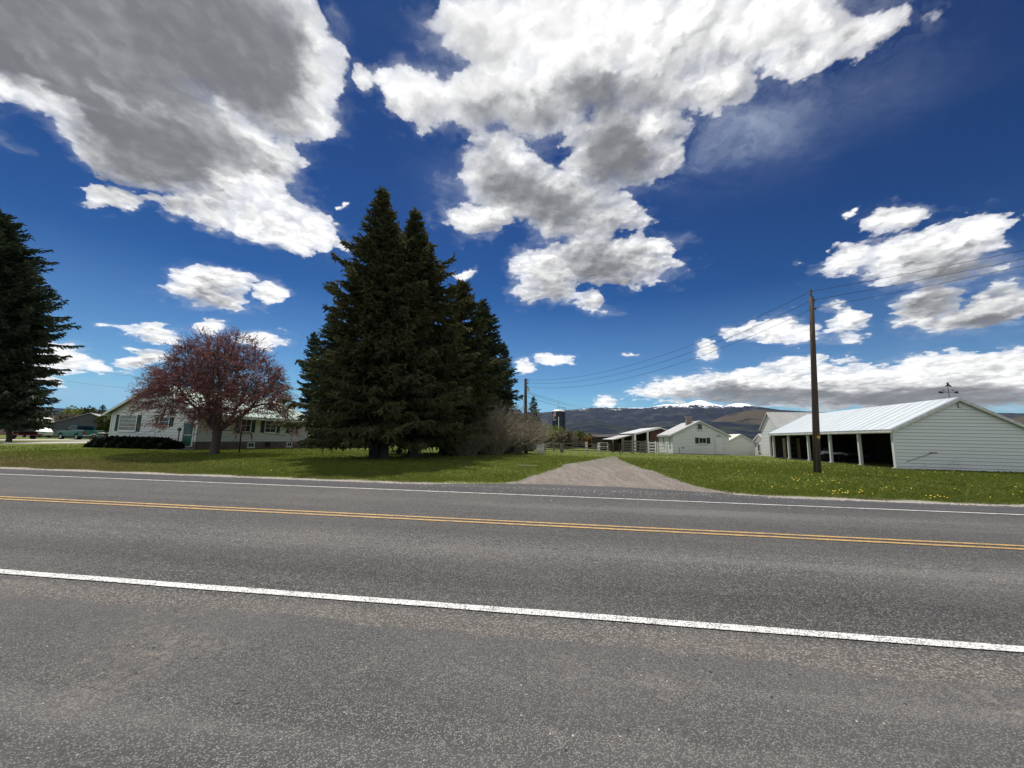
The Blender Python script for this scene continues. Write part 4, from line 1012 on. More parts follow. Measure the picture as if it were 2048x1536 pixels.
    if CP:
        CP = np.array(CP); Dn = np.tile(np.array([[0, 0, -1.0]]), (len(CP), 1)) + rng.normal(0, .15, (len(CP), 3)); Dn /= np.linalg.norm(Dn, axis=1, keepdims=True)
        a_ = blades(CP, Dn, np.full(len(CP), .13), np.full(len(CP), .05), None, .6); b_ = blades(CP, Dn, np.full(len(CP), .13), np.full(len(CP), .05), None, .6)
        co = np_mesh('cones', *join([a_, b_]), CONES, r_); co['kind'] = 'stuff'
    return r_
def tree_at(px_, py_, tx, ty):
    b_ = gat(px_, py_); return b_, atd(tx, ty, b_.y)
GP = 'tall spruces in the dark cluster on the lawn'
b0, t0 = tree_at(765, 918, 765, 382)
spruce('spruce_tree', 'tallest spruce of the cluster, with the highest tip and a trunk beside the black bin', b0, t0, [(0, 3.2), (.10, 4.3), (.22, 4.3), (.42, 3.35), (.6, 2.55), (.75, 1.6), (.85, .9), (.93, .45), (1, .08)], 1, dens=1.15, bare=1.5, trunk_r=.33, group=GP)
b0, t0 = tree_at(826, 916, 831, 424)
spruce('spruce_tree', 'second tallest spruce, its bare tip just right of the highest one', b0, t0, [(0, 2.8), (.10, 3.6), (.3, 3.9), (.5, 3.2), (.68, 2.3), (.8, 1.2), (.9, .55), (1, .08)], 2, dens=1.1, bare=1.7, trunk_r=.34, group=GP)
b0, t0 = tree_at(886, 909, 925, 565)
spruce('spruce_tree', 'middle-height spruce on the right side of the cluster with a flared trunk', b0, t0, [(0, 3.0), (.12, 4.0), (.4, 3.7), (.62, 2.7), (.8, 1.6), (.92, .9), (1, .15)], 3, SPRUCE, dens=1.05, bare=1.4, trunk_r=.32, group=GP)
b0, t0 = tree_at(697, 894, 668, 626)
spruce('spruce_tree', 'lower spruce behind the cluster on its left, nearest the house', b0, t0, [(0, 2.6), (.14, 3.9), (.35, 4.0), (.6, 3.0), (.8, 1.9), (.92, 1.0), (1, .2)], 4, SPRUCE_B, dens=.9, bare=1.0, trunk_r=.34, group=GP, twig=.8)
b0, t0 = tree_at(965, 903, 966, 604)
spruce('spruce_tree', 'rightmost spruce of the cluster rising behind the leafless thicket', b0, t0, [(0, 2.6), (.15, 3.6), (.4, 3.2), (.62, 2.3), (.8, 1.5), (.92, .8), (1, .15)], 5, SPRUCE_B, dens=1.0, bare=.9, trunk_r=.28, group=GP)
b0, t0 = tree_at(640, 890, 628, 668)
spruce('spruce_tree', 'shortest spruce at the far left edge of the cluster, touching the house roof', b0, t0, [(0, 1.8), (.15, 2.3), (.4, 2.3), (.62, 1.8), (.8, 1.2), (.92, .8), (1, .15)], 9, SPRUCE_B, dens=.8, bare=.8, trunk_r=.25, group=GP, twig=.7)
b0, t0 = tree_at(1000, 897, 1010, 690)
spruce('spruce_tree', 'small dark spruce behind the thicket, left of the far power pole', b0, t0, [(0, 2.0), (.2, 2.6), (.5, 2.2), (.75, 1.5), (.9, .8), (1, .15)], 12, SPRUCE_B, dens=.8, bare=.5, trunk_r=.22, group=GP, twig=.75)
b0, t0 = tree_at(1068, 892, 1067, 794)
spruce('spruce_tree', 'distant dark spruce just right of the far power pole', b0, t0, [(0, 2.2), (.1, 2.8), (.4, 2.3), (.7, 1.3), (.9, .6), (1, .1)], 13, SPRUCE_B, dens=.7, bare=.3, trunk_r=.2, group=GP, twig=.7)
b0, t0 = tree_at(17, 884.5, -2, 424)
spruce('spruce_tree', 'huge dark spruce with a thin trunk beside the red flatbed pickup', b0, t0, [(0, 2.4), (.09, 3.0), (.25, 3.2), (.42, 3.5), (.56, 3.8), (.68, 2.9), (.80, 2.3), (.88, 1.6), (.95, .9), (1, .2)], 6, SPRUCE_B, dens=1.5, bare=2.3, trunk_r=.17, group=None, twig=.8)

# --- blossoming crabapple in front of the house
BLOSSOM = leafmat('crabapple_blossom', [(.11, .035, .035), (.21, .074, .072), (.33, .135, .13), (.50, .29, .27)], 2.2, .25)
def branch_tree(name, label, cat, base, H, Rw, seed, leafm, barkm, nleaf, leaf=(.05, .09), levels=4, fork=.22, trunk_r=.26, up=.55, group=None, nl=3, gap=0.0, fill=0):
    g_ = np.random.default_rng(seed); root = thing(name, label, cat, base, 0, group); segs = []; tips = []
    def grow(p, d, L, r, lev):
        n = 3 if lev < levels - 1 else 3; q = p.copy()
        for i in range(n):
            d = d + g_.normal(0, .10 + .05 * lev, 3) + np.array([0, 0, (.06 if lev < 2 else -.05)]); d /= np.linalg.norm(d)
            q2 = q + d * L / n; ra = r * (1 - .25 * i / n); rb = r * (1 - .25 * (i + 1) / n)
            segs.append((q.copy(), q2.copy(), ra, rb)); q = q2
            if lev >= levels - 2: tips.append((q.copy(), d.copy(), L))
            if lev < levels and i < n - 1 and lev > 0 and g_.random() < .9:
                dd = d + g_.normal(0, .62, 3); dd[2] = dd[2] * .8 + .1; dd /= np.linalg.norm(dd); grow(q, dd, L * g_.uniform(.55, .75), rb * .55, lev + 1)
        if lev < levels:
            for k in range(2 if lev else 0):
                dd = d + g_.normal(0, .42, 3) + np.array([q[0], q[1], 0]) * .06; dd /= np.linalg.norm(dd); grow(q, dd, L * g_.uniform(.62, .85), rb * .68, lev + 1)
    hf = H * fork; trunk = [np.array([0, 0, -.1]), np.array([.03, 0, hf * .5]), np.array([.02, .02, hf])]
    m_ = MB(); m_.tube([Vector(p) for p in (trunk[0], np.array([0, 0, .12]), trunk[1], trunk[2])], [trunk_r * 1.45, trunk_r * 1.15, trunk_r * .95, trunk_r * 1.05], 12); m_.build('trunk', barkm, root, smooth=True)
    nl_ = nl
    for k in range(nl_):
        a = 6.283 * k / nl_ + g_.normal(0, .2); tilt = g_.uniform(.55, 1.0) * (1 - up) * 1.6 if k else .15
        d = np.array([math.cos(a) * tilt, math.sin(a) * tilt, 1.0]); d /= np.linalg.norm(d)
        grow(trunk[2] + np.array([0, 0, -.15]), d, H * .27 * g_.uniform(.85, 1.1), trunk_r * .52, 1)
    # fit the branches into the crown's envelope
    A = np.array([s[0] for s in segs]); B = np.array([s[1] for s in segs]); T = np.array([t[0] for t in tips])
    zmax = np.percentile(T[:, 2], 99.7); rmax = np.percentile(np.hypot(T[:, 0], T[:, 1]), 98.5)
    sz = (H - hf) / (zmax - hf); sr = Rw / rmax
    def fit(Q):
        Q = Q.copy(); w = np.clip(Q[:, 2] / hf - .6, 0, 1)[:, None] if False else 1
        z_ = Q[:, 2]; k = np.where(z_ > hf, hf + (z_ - hf) * sz, z_); Q[:, 2] = k; Q[:, :2] *= 1 + (sr - 1) * np.clip((z_ - hf * .6) / (H * .25), 0, 1)[:, None]
        rr_ = np.hypot(Q[:, 0], Q[:, 1]) / Rw; top_ = hf * .55 + (H - hf * .55) * np.sqrt(np.clip(1.04 - np.clip(rr_, 0, 1.04) ** 2.4, .02, 1))
        Q[:, 2] = np.minimum(Q[:, 2], top_ * g_.uniform(.93, 1.02, len(Q)) if False else top_); return Q
    A, B, T = fit(A), fit(B), fit(T)
    segs = [(a, b, s[2], s[3]) for a, b, s in zip(A, B, segs)]
    if fill:
        a = g_.uniform(0, 6.283, fill * 2); q = np.sqrt(g_.random(fill * 2)) * .96; e = g_.uniform(0, 1, fill * 2) ** .6
        top_ = hf + (H - hf) * np.sqrt(np.clip(1 - q ** 2.3, 0, 1)) * (1 + .05 * np.sin(a * 4 + seed)); bot_ = H * (.22 + .10 * np.abs(np.sin(a * 2.5)) + .18 * (1 - q)); z_ = bot_ + (top_ - bot_) * e
        X = np.stack([np.cos(a) * q * Rw * .93, np.sin(a) * q * Rw * .93, z_], 1)[:fill]
        extra = []
        for x_ in X:
            d2 = ((B - x_) ** 2).sum(1) + 3.0 * np.maximum(B[:, 2] - x_[2], 0) ** 2; j = int(np.argmin(d2)); p = B[j]; mid = p * .45 + x_ * .55 + np.array([0, 0, .12 * math.sqrt(d2[j])]) + g_.normal(0, .06, 3)
            extra.append((p, mid, .014, .010)); extra.append((mid, x_, .010, .006)); extra.append((x_, x_ + (x_ - mid) * .35, .006, .004))
        segs += extra; T = np.concatenate([T[::2], X, X, X])
    np_mesh('limbs', *tubes_np(segs, 5), barkm, root)
    # twigs with leaves: strings of small leaves leave the branch tips and droop
    nt = max(200, nleaf // 14); pick = g_.integers(0, len(T), nt); P = T[pick] + g_.normal(0, .05, (nt, 3))
    out = P.copy(); out[:, 2] = (out[:, 2] - H * .45) * .8; out /= np.linalg.norm(out, axis=1, keepdims=True) + 1e-9
    D = out + g_.normal(0, .6, (nt, 3)); D /= np.linalg.norm(D, axis=1, keepdims=True); L = g_.uniform(.25, .75, nt) * (H / 7)
    tw = [(p, p + d * l_ * .5 + np.array([0, 0, .02]), .008, .006) for p, d, l_ in zip(P, D, L)] + [(p + d * l_ * .5 + np.array([0, 0, .02]), p + d * l_ + np.array([0, 0, -.05 * l_]), .006, .003) for p, d, l_ in zip(P, D, L)]
    np_mesh('twigs', *tubes_np(tw, 3), barkm, root)
    k = 14; u = g_.random((nt, k))[..., None]; LP = (P[:, None] + D[:, None] * L[:, None, None] * u + np.array([0, 0, -.03]) * u).reshape(-1, 3) + g_.normal(0, .022, (nt * k, 3))
    keep = np.ones(len(LP), bool)
    if gap:
        nn = np.sin(LP[:, 0] * 3.1 + seed) * np.sin(LP[:, 1] * 2.7) * np.sin(LP[:, 2] * 3.3 + 1) ; keep = nn > -gap
    LP = LP[keep]; LD = g_.normal(0, 1, (len(LP), 3)); LD /= np.linalg.norm(LD, axis=1, keepdims=True)
    np_mesh('crown', *blades(LP, LD, g_.uniform(*leaf, len(LP)), g_.uniform(leaf[0] * .6, leaf[1] * .6, len(LP)), None, .5), leafm, root)
    return root
bb = gat(428, 908.5); th = atd(428, 672, bb.y).z - bb.z
branch_tree('blossoming_tree', 'round pink-flowering tree with a short thick trunk in front of the white house', 'flowering tree', bb, th, 4.15, 8, BLOSSOM, MT['bark_grey'], 96000, leaf=(.035, .075), levels=5, fork=.20, trunk_r=.23, nl=7, up=.35, fill=1700, gap=.28)

# --- leafless thicket right of the spruces
THICK = leafmat('pale_thicket_bark', [(.11, .088, .062), (.24, .20, .145), (.48, .43, .33)], 3, 0)
BUDS = leafmat('opening_buds', [(.07, .075, .03), (.13, .135, .06)], 3, .2)
def thicket(name, label, cat, spots, seed, twm, leafm, nstem, nleaf, group=None, leafsize=(.03, .06), base=None):
    "arching stems that fork into fine twigs; spots = (centre, radius, height)"
    g_ = np.random.default_rng(seed); c0 = base or spots[0][0]; root = thing(name, label, cat, c0, 0, group); segs = []; tips = []
    for c, r_, h in spots:
        c = np.array(c) - np.array(c0)
        for i in range(int(nstem * (r_ * h) / 8)):
            a = g_.uniform(0, 6.28); q = math.sqrt(g_.random()); p = c + np.array([math.cos(a) * q * r_ * .55, math.sin(a) * q * r_ * .55, 0])
            d = np.array([math.cos(a) * q * .9 + g_.normal(0, .25), math.sin(a) * q * .9 + g_.normal(0, .25), 1.25]); d /= np.linalg.norm(d)
            L = h * g_.uniform(.75, 1.12) * (1 - .28 * q); n = 7; rad = .026
            for k in range(n):
                d = d + g_.normal(0, .12, 3) + np.array([math.cos(a), math.sin(a), -.35]) * .05 * k / n * 3 * q; d /= np.linalg.norm(d)
                p2 = p + d * L / n
                if p2[2] < .05: break
                segs.append((p.copy(), p2.copy(), rad * (1 - k / n) + .006, rad * (1 - (k + 1) / n) + .005)); p = p2
                if k >= 2:
                    for z_ in range(3 if k > 3 else 2):
                        dd = d * .8 + g_.normal(0, .55, 3) + np.array([0, 0, .15]); dd /= np.linalg.norm(dd); Lt = g_.uniform(.25, .6) * h / 3; t1 = p + dd * Lt * .5; t2 = t1 + (dd + g_.normal(0, .25, 3)) * Lt * .5
                        segs.append((p.copy(), t1, .007, .005)); segs.append((t1, t2, .005, .003)); tips.append(t1); tips.append(t2)
                        if g_.random() < .6:
                            e = dd + g_.normal(0, .6, 3); e /= np.linalg.norm(e); segs.append((t1, t1 + e * Lt * .45, .004, .003)); tips.append(t1 + e * Lt * .45)
    np_mesh('stems', *tubes_np(segs, 3), twm, root)
    if nleaf:
        T = np.array(tips); T = T[g_.integers(0, len(T), nleaf)] + g_.normal(0, .05, (nleaf, 3)); D = g_.normal(0, 1, (nleaf, 3)); D /= np.linalg.norm(D, axis=1, keepdims=True)
        np_mesh('leaves', *blades(T, D, g_.uniform(*leafsize, nleaf), g_.uniform(leafsize[0] * .5, leafsize[1] * .7, nleaf), None, .4), leafm, root)
    return root
k1, k2, k3, k4 = gat(925, 911), gat(975, 909), gat(1020, 906), gat(1056, 902)
def hpx(b_, x, y): return atd(x, y, b_.y).z - b_.z
thicket('leafless_thicket', 'big tangled bush of bare pale twigs at the right foot of the spruces', 'bush', [(k1, 1.7, hpx(k1, 925, 838)), (k2, 2.1, hpx(k2, 980, 805)), (k3, 1.8, hpx(k3, 1020, 806)), (k4, 1.15, hpx(k4, 1058, 838))], 31, THICK, BUDS, 330, 16000)

# --- juniper under the front window
JUN = leafmat('juniper', [(.006, .010, .006), (.014, .022, .011), (.026, .036, .018)], 2.5, .08)
def mound(name, label, cat, spots, seed, mat, n, size=(.12, .28), group=None, up=.5):
    "low evergreen mound of feathery sprays"
    g_ = np.random.default_rng(seed); c0 = np.array(spots[0][0]); root = thing(name, label, cat, spots[0][0], 0, group); PP = []; DD = []
    for c, rx, h in spots:
        m = int(n * rx * rx); a = g_.uniform(0, 6.28, m); q = np.sqrt(g_.random(m)); e = g_.random(m) ** .5
        zt = h * np.sqrt(np.clip(1 - q ** 2.6, 0, 1)) * (1 + .22 * np.sin(a * 5 + q * 9 + seed)); z_ = zt * (.25 + .75 * e)
        PP.append(np.stack([np.cos(a) * q * rx, np.sin(a) * q * rx, z_], 1) + np.array(c) - c0); DD.append(np.stack([np.cos(a) * (.3 + q), np.sin(a) * (.3 + q), np.full(m, up)], 1) + g_.normal(0, .45, (m, 3)))
    P = np.concatenate(PP); D = np.concatenate(DD); D /= np.linalg.norm(D, axis=1, keepdims=True); m = len(P)
    L = g_.uniform(*size, m); W = L * .35
    np_mesh('foliage', *join([blades(P, D, L, W), blades(P, D, L, W)]), mat, root)
    segs = []
    for i in range(60 * len(spots)):
        c = np.array(spots[i % len(spots)][0]) - c0; k = g_.integers(0, m); segs.append((c + g_.normal(0, .1, 3) * [1, 1, 0], P[k], .02, .006))
    np_mesh('stems', *tubes_np(segs, 4), MT['bark'], root)
    return root
jb = []
for x, w in ((205, .8), (228, .95), (252, .95), (277, .95), (300, .9), (322, .85), (342, .65)):
    q = local_hit(house, x, 888, 'y', -1.05); p = house.matrix_basis @ Vector((q.x, -1.05, 0)); p.z = gz(p.x, p.y); jb.append((p, w, (.66 if 215 < x < 335 else .48)))
mound('juniper_bush', 'long low dark juniper under the front windows of the white house', 'bush', jb, 41, JUN, 7000, size=(.10, .22))

# --- distant broadleaf trees
def round_tree(name, label, base, H, Rw, seed, mat, n, group=None, barkm=MT['bark_grey'], size=.28, cat='tree', trunk=True, lowf=.25):
    g_ = np.random.default_rng(seed); root = thing(name, label, cat, base, 0, group)
    if trunk:
        segs = [((0, 0, -.2), (0, 0, H * lowf), .03 * H, .022 * H)]
        for i in range(16):
            a = g_.uniform(0, 6.28); e = np.array([math.cos(a) * Rw * .6, math.sin(a) * Rw * .6, H * g_.uniform(.5, .9)]); m_ = e * .5 + np.array([0, 0, H * .12]); segs += [((0, 0, H * lowf * g_.uniform(.6, 1)), m_, .014 * H, .008 * H), (m_, e, .008 * H, .003 * H)]
        np_mesh('trunk', *tubes_np(segs, 6), barkm, root)
    nc = 26; C = g_.normal(0, 1, (nc, 3)); C /= np.linalg.norm(C, axis=1, keepdims=True); C *= (g_.random((nc, 1)) ** .4); C[:, :2] *= Rw * .78; C[:, 2] = H * (.5 + lowf / 2) + C[:, 2] * H * (.5 - lowf / 2) * .85
    rr = g_.uniform(.22, .42, nc) * Rw; idx = g_.integers(0, nc, n); o = g_.normal(0, 1, (n, 3)); o /= np.linalg.norm(o, axis=1, keepdims=True); P = C[idx] + o * rr[idx][:, None] * (g_.random((n, 1)) ** .35); P[:, 2] = np.maximum(P[:, 2], .1)
    D = o + g_.normal(0, .7, (n, 3)); D /= np.linalg.norm(D, axis=1, keepdims=True); L = g_.uniform(.6, 1.3, n) * size
    np_mesh('crown', *blades(P, D, L, L * .7, None, .4), mat, root); return root
SPRING = leafmat('fresh_green_leaves', [(.06, .09, .014), (.13, .17, .026), (.22, .25, .05)], .6, .35)
OLIVE = leafmat('olive_leaves', [(.05, .062, .02), (.10, .12, .036), (.17, .185, .065)], .6, .3)
BUFF = leafmat('bare_buff_branches', [(.09, .07, .05), (.16, .13, .09), (.22, .18, .12)], .6, .2)
DARKG = leafmat('dark_green_leaves', [(.012, .018, .008), (.025, .034, .014), (.04, .05, .02)], .6, .15)
ORANGE = leafmat('rusty_spring_leaves', [(.10, .06, .02), (.2, .12, .04), (.3, .22, .12)], .6, .3)
GD = 'trees beyond the parked pickups'
for (x, yb, yt, Y, rw, mt_, lb) in (
    (140, 872, 813, 95, 3.4, SPRING, 'bright spring-green tree behind the grey metal shed'),
    (158, 872, 814, 100, 3.0, SPRING, 'yellow-green tree just right of the bright green one'),
    (120, 872, 834, 82, 3.0, BUFF, 'leafless buff-coloured tree left of the grey metal shed'),
    (140, 872, 829, 80, 2.6, BUFF, 'buff bare-branched tree directly above the teal pickup'),
    (182, 872, 818, 90, 3.2, DARKG, 'dark tree behind the ridge of the grey metal shed'),
    (213, 874, 821, 70, 1.7, OLIVE, 'olive tree touching the left corner of the white house'),
    (102, 874, 850, 105, 2.4, DARKG, 'dark low tree above the brown roof far left'),
    (88, 874, 842, 75, 1.6, OLIVE, 'thin olive tree right of the huge left spruce')):
    p = atd(x, yb, Y); z0 = gz(p.x, Y); round_tree('broadleaf_tree', lb, Vector((p.x, Y, z0)), atd(x, yt, Y).z - z0, rw, int(x * 3 + Y), mt_, 2600, GD, size=.42, lowf=.12)
p = atd(206, 860, 88); z0 = gz(p.x, 88); spruce('spruce_tree', 'small distant spruce with a pointed tip left of the white house', Vector((p.x, 88, z0)), atd(206, 812, 88), [(0, 2.), (.2, 2.4), (.6, 1.3), (.9, .5), (1, .1)], 51, SPRUCE_B, dens=.4, bare=.5, trunk_r=.2, group=None, twig=.5)
GC = 'bushy trees beyond the pasture fence'
for (x, yt, Y, rw, mt_, lb) in (
    (1083, 860, 84, 3.6, OLIVE, 'dull green tree beside the leafless thicket beyond the fence'),
    (1099, 858, 86, 3.8, SPRING, 'brighter green tree below the left edge of the silo'),
    (1115, 861, 82, 3.3, SPRING, 'bright green bush directly below the silo'),
    (1128, 866, 80, 2.9, BUFF, 'pale blossoming bush right of the silo foot'),
    (1143, 865, 88, 3.5, OLIVE, 'olive bush between the silo and the dark hill'),
    (1158, 864, 90, 3.4, OLIVE, 'wide olive tree in the middle of the row behind the gate panel'),
    (1172, 867, 86, 3.0, OLIVE, 'small olive bush above the tall white fence post'),
    (1184, 872, 84, 2.3, ORANGE, 'rusty orange bush at the right end of the row of trees'),
    (1194, 876, 88, 1.8, BUFF, 'pale rusty bush beside the dark hay barn')):
    p = atd(x, 890, Y); z0 = gz(p.x, Y); round_tree('broadleaf_tree', lb, Vector((p.x, Y, z0)), atd(x, yt, Y).z - z0, rw, int(x * 7 + Y), mt_, 2200, GC, size=.40, trunk=True, lowf=.05)

# ------------------------------------------------------------------ grass and dandelions
def grass_blades():
    g_ = np.random.default_rng(77); P = []
    def area(n, s0, s1, u0, u1, pw=1.6):
        s = s0 + (s1 - s0) * (1 - np.sqrt(1 - g_.random(n))); u = g_.uniform(u0, u1, n); return np.stack([NS.x * s + US.x * u, NS.y * s + US.y * u], 1)
    Q = np.concatenate([area(210000, 12.75, 34, -30, 30), area(50000, 12.75, 18, -23, 23), area(60000, 14, 50, -40, 38)])
    # keep the drive clear
    dl = [(p.x, p.y) for p in (gat(*q) for q in [(1030, 963), (1055, 955.5), (1110, 939), (1133, 928), (1174, 922.6), (1222, 912.7)])]
    dr = [(p.x, p.y) for p in (gat(*q) for q in [(1440, 983), (1376, 967.4), (1332, 951.6), (1282, 936), (1246, 922.6), (1232, 913)])]
    xl = np.interp(Q[:, 1], [a[1] for a in dl], [a[0] for a in dl], left=dl[0][0], right=99); xr = np.interp(Q[:, 1], [a[1] for a in dr], [a[0] for a in dr], left=dr[0][0], right=99)
    jit = g_.normal(0, .10, len(Q)); inside = (Q[:, 0] > xl + jit) & (Q[:, 0] < xr - jit) & (Q[:, 1] < dl[-1][1])
    Q = Q[~inside]
    s = Q[:, 0] * NS.x + Q[:, 1] * NS.y; sh = 1.15 * np.exp(-(((Q[:, 0] * US.x + Q[:, 1] * US.y) - .8) / 4.2) ** 4)
    Q = Q[s > 12.98 + sh + .16 * np.sin(Q[:, 0] * 2.2) + g_.normal(0, .06, len(Q))]
    z_ = np.array([gz(x, y) for x, y in Q]); P = np.stack([Q[:, 0], Q[:, 1], z_ - .005], 1); n = len(P)
    D = np.stack([g_.normal(0, .38, n), g_.normal(0, .38, n), np.ones(n)], 1); D /= np.linalg.norm(D, axis=1, keepdims=True)
    dist = np.hypot(P[:, 0], P[:, 1]); tuft = .5 + .5 * np.sin(P[:, 0] * 1.7 + 1.3 * np.sin(P[:, 1] * 1.1)) * np.sin(P[:, 1] * 1.9)
    L = g_.uniform(.035, .085, n) * (.8 + .5 * tuft); W = .006 + .00075 * dist
    m, t, b = newmat('grass_blades'); gp = geo_pos(t); nn = t.noise(gp, 3.5, 4, .65); big = t.noise(gp, .25, 5, .6); fine = t.noise(gp, 60, 1)
    c = t.ramp(t.math('ADD', t.math('MULTIPLY', nn, .6), t.math('MULTIPLY', fine, .4)), [(.35, (.082, .112, .016)), (.5, (.148, .188, .028)), (.65, (.215, .245, .044)), (.8, (.27, .27, .08))])
    c = t.mix(t.range(big, .42, .66, 0, .45), c, (.14, .15, .035))
    x = t.sep(gp)[0]; sd = t.vec('DOT_PRODUCT', gp, (NS.x, NS.y, 0))
    dry = t.math('MULTIPLY', t.range(x, -10, -19), t.range(sd, 18.5, 14.5)); dry = t.math('MULTIPLY', dry, t.range(nn, .35, .6, .15, 1.0))
    c = t.mix(t.math('MULTIPLY', dry, .8), c, (.27, .20, .11)); c = t.mix(t.range(sd, 13.3, 12.8, 0, .5), c, (.24, .21, .12))
    t.set(b.inputs['Base Color'], c); b.inputs['Roughness'].default_value = .6; b.inputs['Specular IOR Level'].default_value = .2
    tr = t.n.new('ShaderNodeBsdfTranslucent'); t.set(tr.inputs[0], c); mx = t.n.new('ShaderNodeMixShader'); mx.inputs[0].default_value = .35
    t.l.new(b.outputs[0], mx.inputs[1]); t.l.new(tr.outputs[0], mx.inputs[2]); t.l.new(mx.outputs[0], t.n['Material Output'].inputs[0])
    o = np_mesh('lawn_grass', *blades(P, D, L, W, None, .1), m); tag(o, 'short green lawn grass between the road and the buildings', 'grass', kind='stuff')
grass_blades()
def dandelions():
    g_ = np.random.default_rng(5); pts = []
    for (x, y, n, sx, sy) in ((1590, 962, 16, 8, 2), (1680, 987, 22, 14, 3), (1720, 990, 22, 22, 3), (1650, 968, 12, 20, 3), (1860, 996, 14, 12, 3), (1770, 982, 8, 30, 4), (1930, 978, 4, 15, 3), (1500, 930, 60, 110, 10), (1600, 925, 70, 120, 7), (1760, 945, 60, 130, 5), (1430, 925, 26, 60, 8), (1570, 975, 16, 80, 6), (1900, 1000, 26, 110, 8), (1320, 918, 20, 30, 3), (1700, 960, 20, 130, 10), (300, 938, 5, 120, 6), (2030, 985, 8, 25, 6)):
        for i in range(int(n * .42)):
            q = (x + g_.normal(0, sx), y + g_.normal(0, sy))
            if q[1] < 915: continue
            p = gat(*q)
            if s_of(p.x, p.y) > 13.2: pts.append(p)
    P = np.array([[p.x, p.y, p.z + .07] for p in pts]); n = len(P); V = []; F = []
    k = 7
    for i, p in enumerate(P):
        r_ = g_.uniform(.010, .021) + .00045 * np.hypot(p[0], p[1]); b_ = len(V); V.append(p + [0, 0, .018])
        for j in range(k): a = 6.283 * j / k; V.append(p + [math.cos(a) * r_, math.sin(a) * r_, g_.uniform(-.006, .006)])
        for j in range(k): F.append((b_, b_ + 1 + j, b_ + 1 + (j + 1) % k))
    o = np_mesh('dandelions', V, F, simple('dandelion_yellow', (.72, .52, .03), .6, .2, 9)); tag(o, 'yellow dandelion flowers scattered over the right lawn', 'flowers', kind='stuff')
dandelions()

def loose_gravel():
    g_ = np.random.default_rng(9); V = []; F = []
    def stone(x, y, z_, r_):
        b_ = len(V); k = 5; a0 = g_.uniform(0, 6.28)
        for j in range(k): a = a0 + 6.283 * j / k; q = r_ * g_.uniform(.75, 1.2); V.append((x + math.cos(a) * q, y + math.sin(a) * q, z_))
        V.append((x + g_.normal(0, r_ * .2), y + g_.normal(0, r_ * .2), z_ + r_ * g_.uniform(.6, 1.0)))
        for j in range(k): F.append((b_ + j, b_ + (j + 1) % k, b_ + k))
    for i in range(5200):
        u = g_.uniform(-26, 26); s = 12.35 + abs(g_.normal(0, .22)) - .12
        if -4 < u < 6: s += g_.uniform(0, 1.2)
        p = from_su(s, u); stone(p.x, p.y, max(gz(p.x, p.y), .008 if s < 12.4 else -1), g_.uniform(.008, .022))
    for i in range(700):
        u = g_.normal(1.0, 3.2); s = 12.6 - abs(g_.normal(0, .9)); p = from_su(s, u)
        if s > 9: stone(p.x, p.y, .012, g_.uniform(.006, .016))
    for i in range(260):
        u = g_.uniform(-4, 4); s = g_.uniform(1.4, 3.6); p = from_su(s, u); stone(p.x, p.y, .006, g_.uniform(.003, .007))
    o = np_mesh('loose_gravel', V, F, simple('loose_stone', (.42, .38, .34), .9, .5, 30, bumpk=0)); tag(o, 'loose pale gravel stones scattered along the edge of the asphalt', 'gravel', kind='stuff')
loose_gravel()

# ------------------------------------------------------------------ poles and wires
def catenary(a, b, sag, n=24):
    return [a.lerp(b, i / n) - Vector((0, 0, 4 * sag * (i / n) * (1 - i / n))) for i in range(n + 1)]
pb0 = gat(1635, 946); pt0 = atd(1622.5, 594, pb0.y)
pole = thing('utility_pole', 'tall brown utility pole on the right lawn with a small yellow tag', 'utility pole', pb0)
m_ = MB(); axp = pt0 - pb0; m_.tube([axp * -.03, axp * .25, axp * .6, axp], [.155, .145, .12, .10], 16); po_ = m_.build('shaft', MT['pole_wood'], pole, smooth=True)
m_ = MB(); tq = axp.copy(); m_.tube([tq + Vector((0, 0, -.05)), tq + Vector((0, 0, .30))], .045, 8); m_.lathe([(0, .46), (.06, .44), (.075, .38), (.05, .34), (.075, .30), (.04, .26)], tuple(tq + Vector((.0, 0, -.06))), 10); m_.build('top_insulator', MT['insul'], pole)
tz = atd(1635, 874, pb0.y - .16); m_ = MB(); m_.box((tz.x - pb0.x + .05, -.165, tz.z - pb0.z), (.15, .02, .12)); m_.build('yellow_tag', MT['yellow_tag'], pole)
m_ = MB(); m_.tube([(.05, -.19, tz.z - pb0.z - .1), (.05, -.16, tz.z - pb0.z - .1)], .02, 8); m_.build('nail', MT['chrome'], pole)
m_ = MB(); gw = [axp * (k / 12) + Vector((-.10 - .03 * (1 - k / 12), -.085 - .05 * (1 - k / 12), 0)) for k in range(12)]; m_.tube(gw, .009, 5); m_.build('ground_wire', MT['grey_iron'], pole)
for k in (3, 6, 9): m_ = MB(); m_.box(gw[k], (.05, .03, .03)); m_.build('staple', MT['grey_iron'], pole)
att = []
for i, (dz, yy) in enumerate(((.30, 0), (-.18, .12), (-.62, .12))):
    q = axp + Vector((0, 0, dz)); att.append(pb0 + q)
    if i:
        m_ = MB(); m_.lathe([(0, .05), (.04, .045), (.055, 0), (.035, -.03), (.055, -.06), (0, -.07)], (q.x + .14, q.y, q.z), 10); m_.tube([q, q + Vector((.14, 0, 0))], .015, 6); m_.build('insulator', MT['insul'], pole)
p2b = gat(1052, 906.5); p2t = atd(1051, 757.5, p2b.y)
pole2 = thing('utility_pole', 'far brown power pole rising behind the leafless thicket', 'utility pole', p2b)
a2 = p2t - p2b; m_ = MB(); m_.tube([a2 * -.03, a2 * .5, a2], [.18, .155, .125], 14); m_.build('shaft', MT['pole_wood'], pole2, smooth=True)
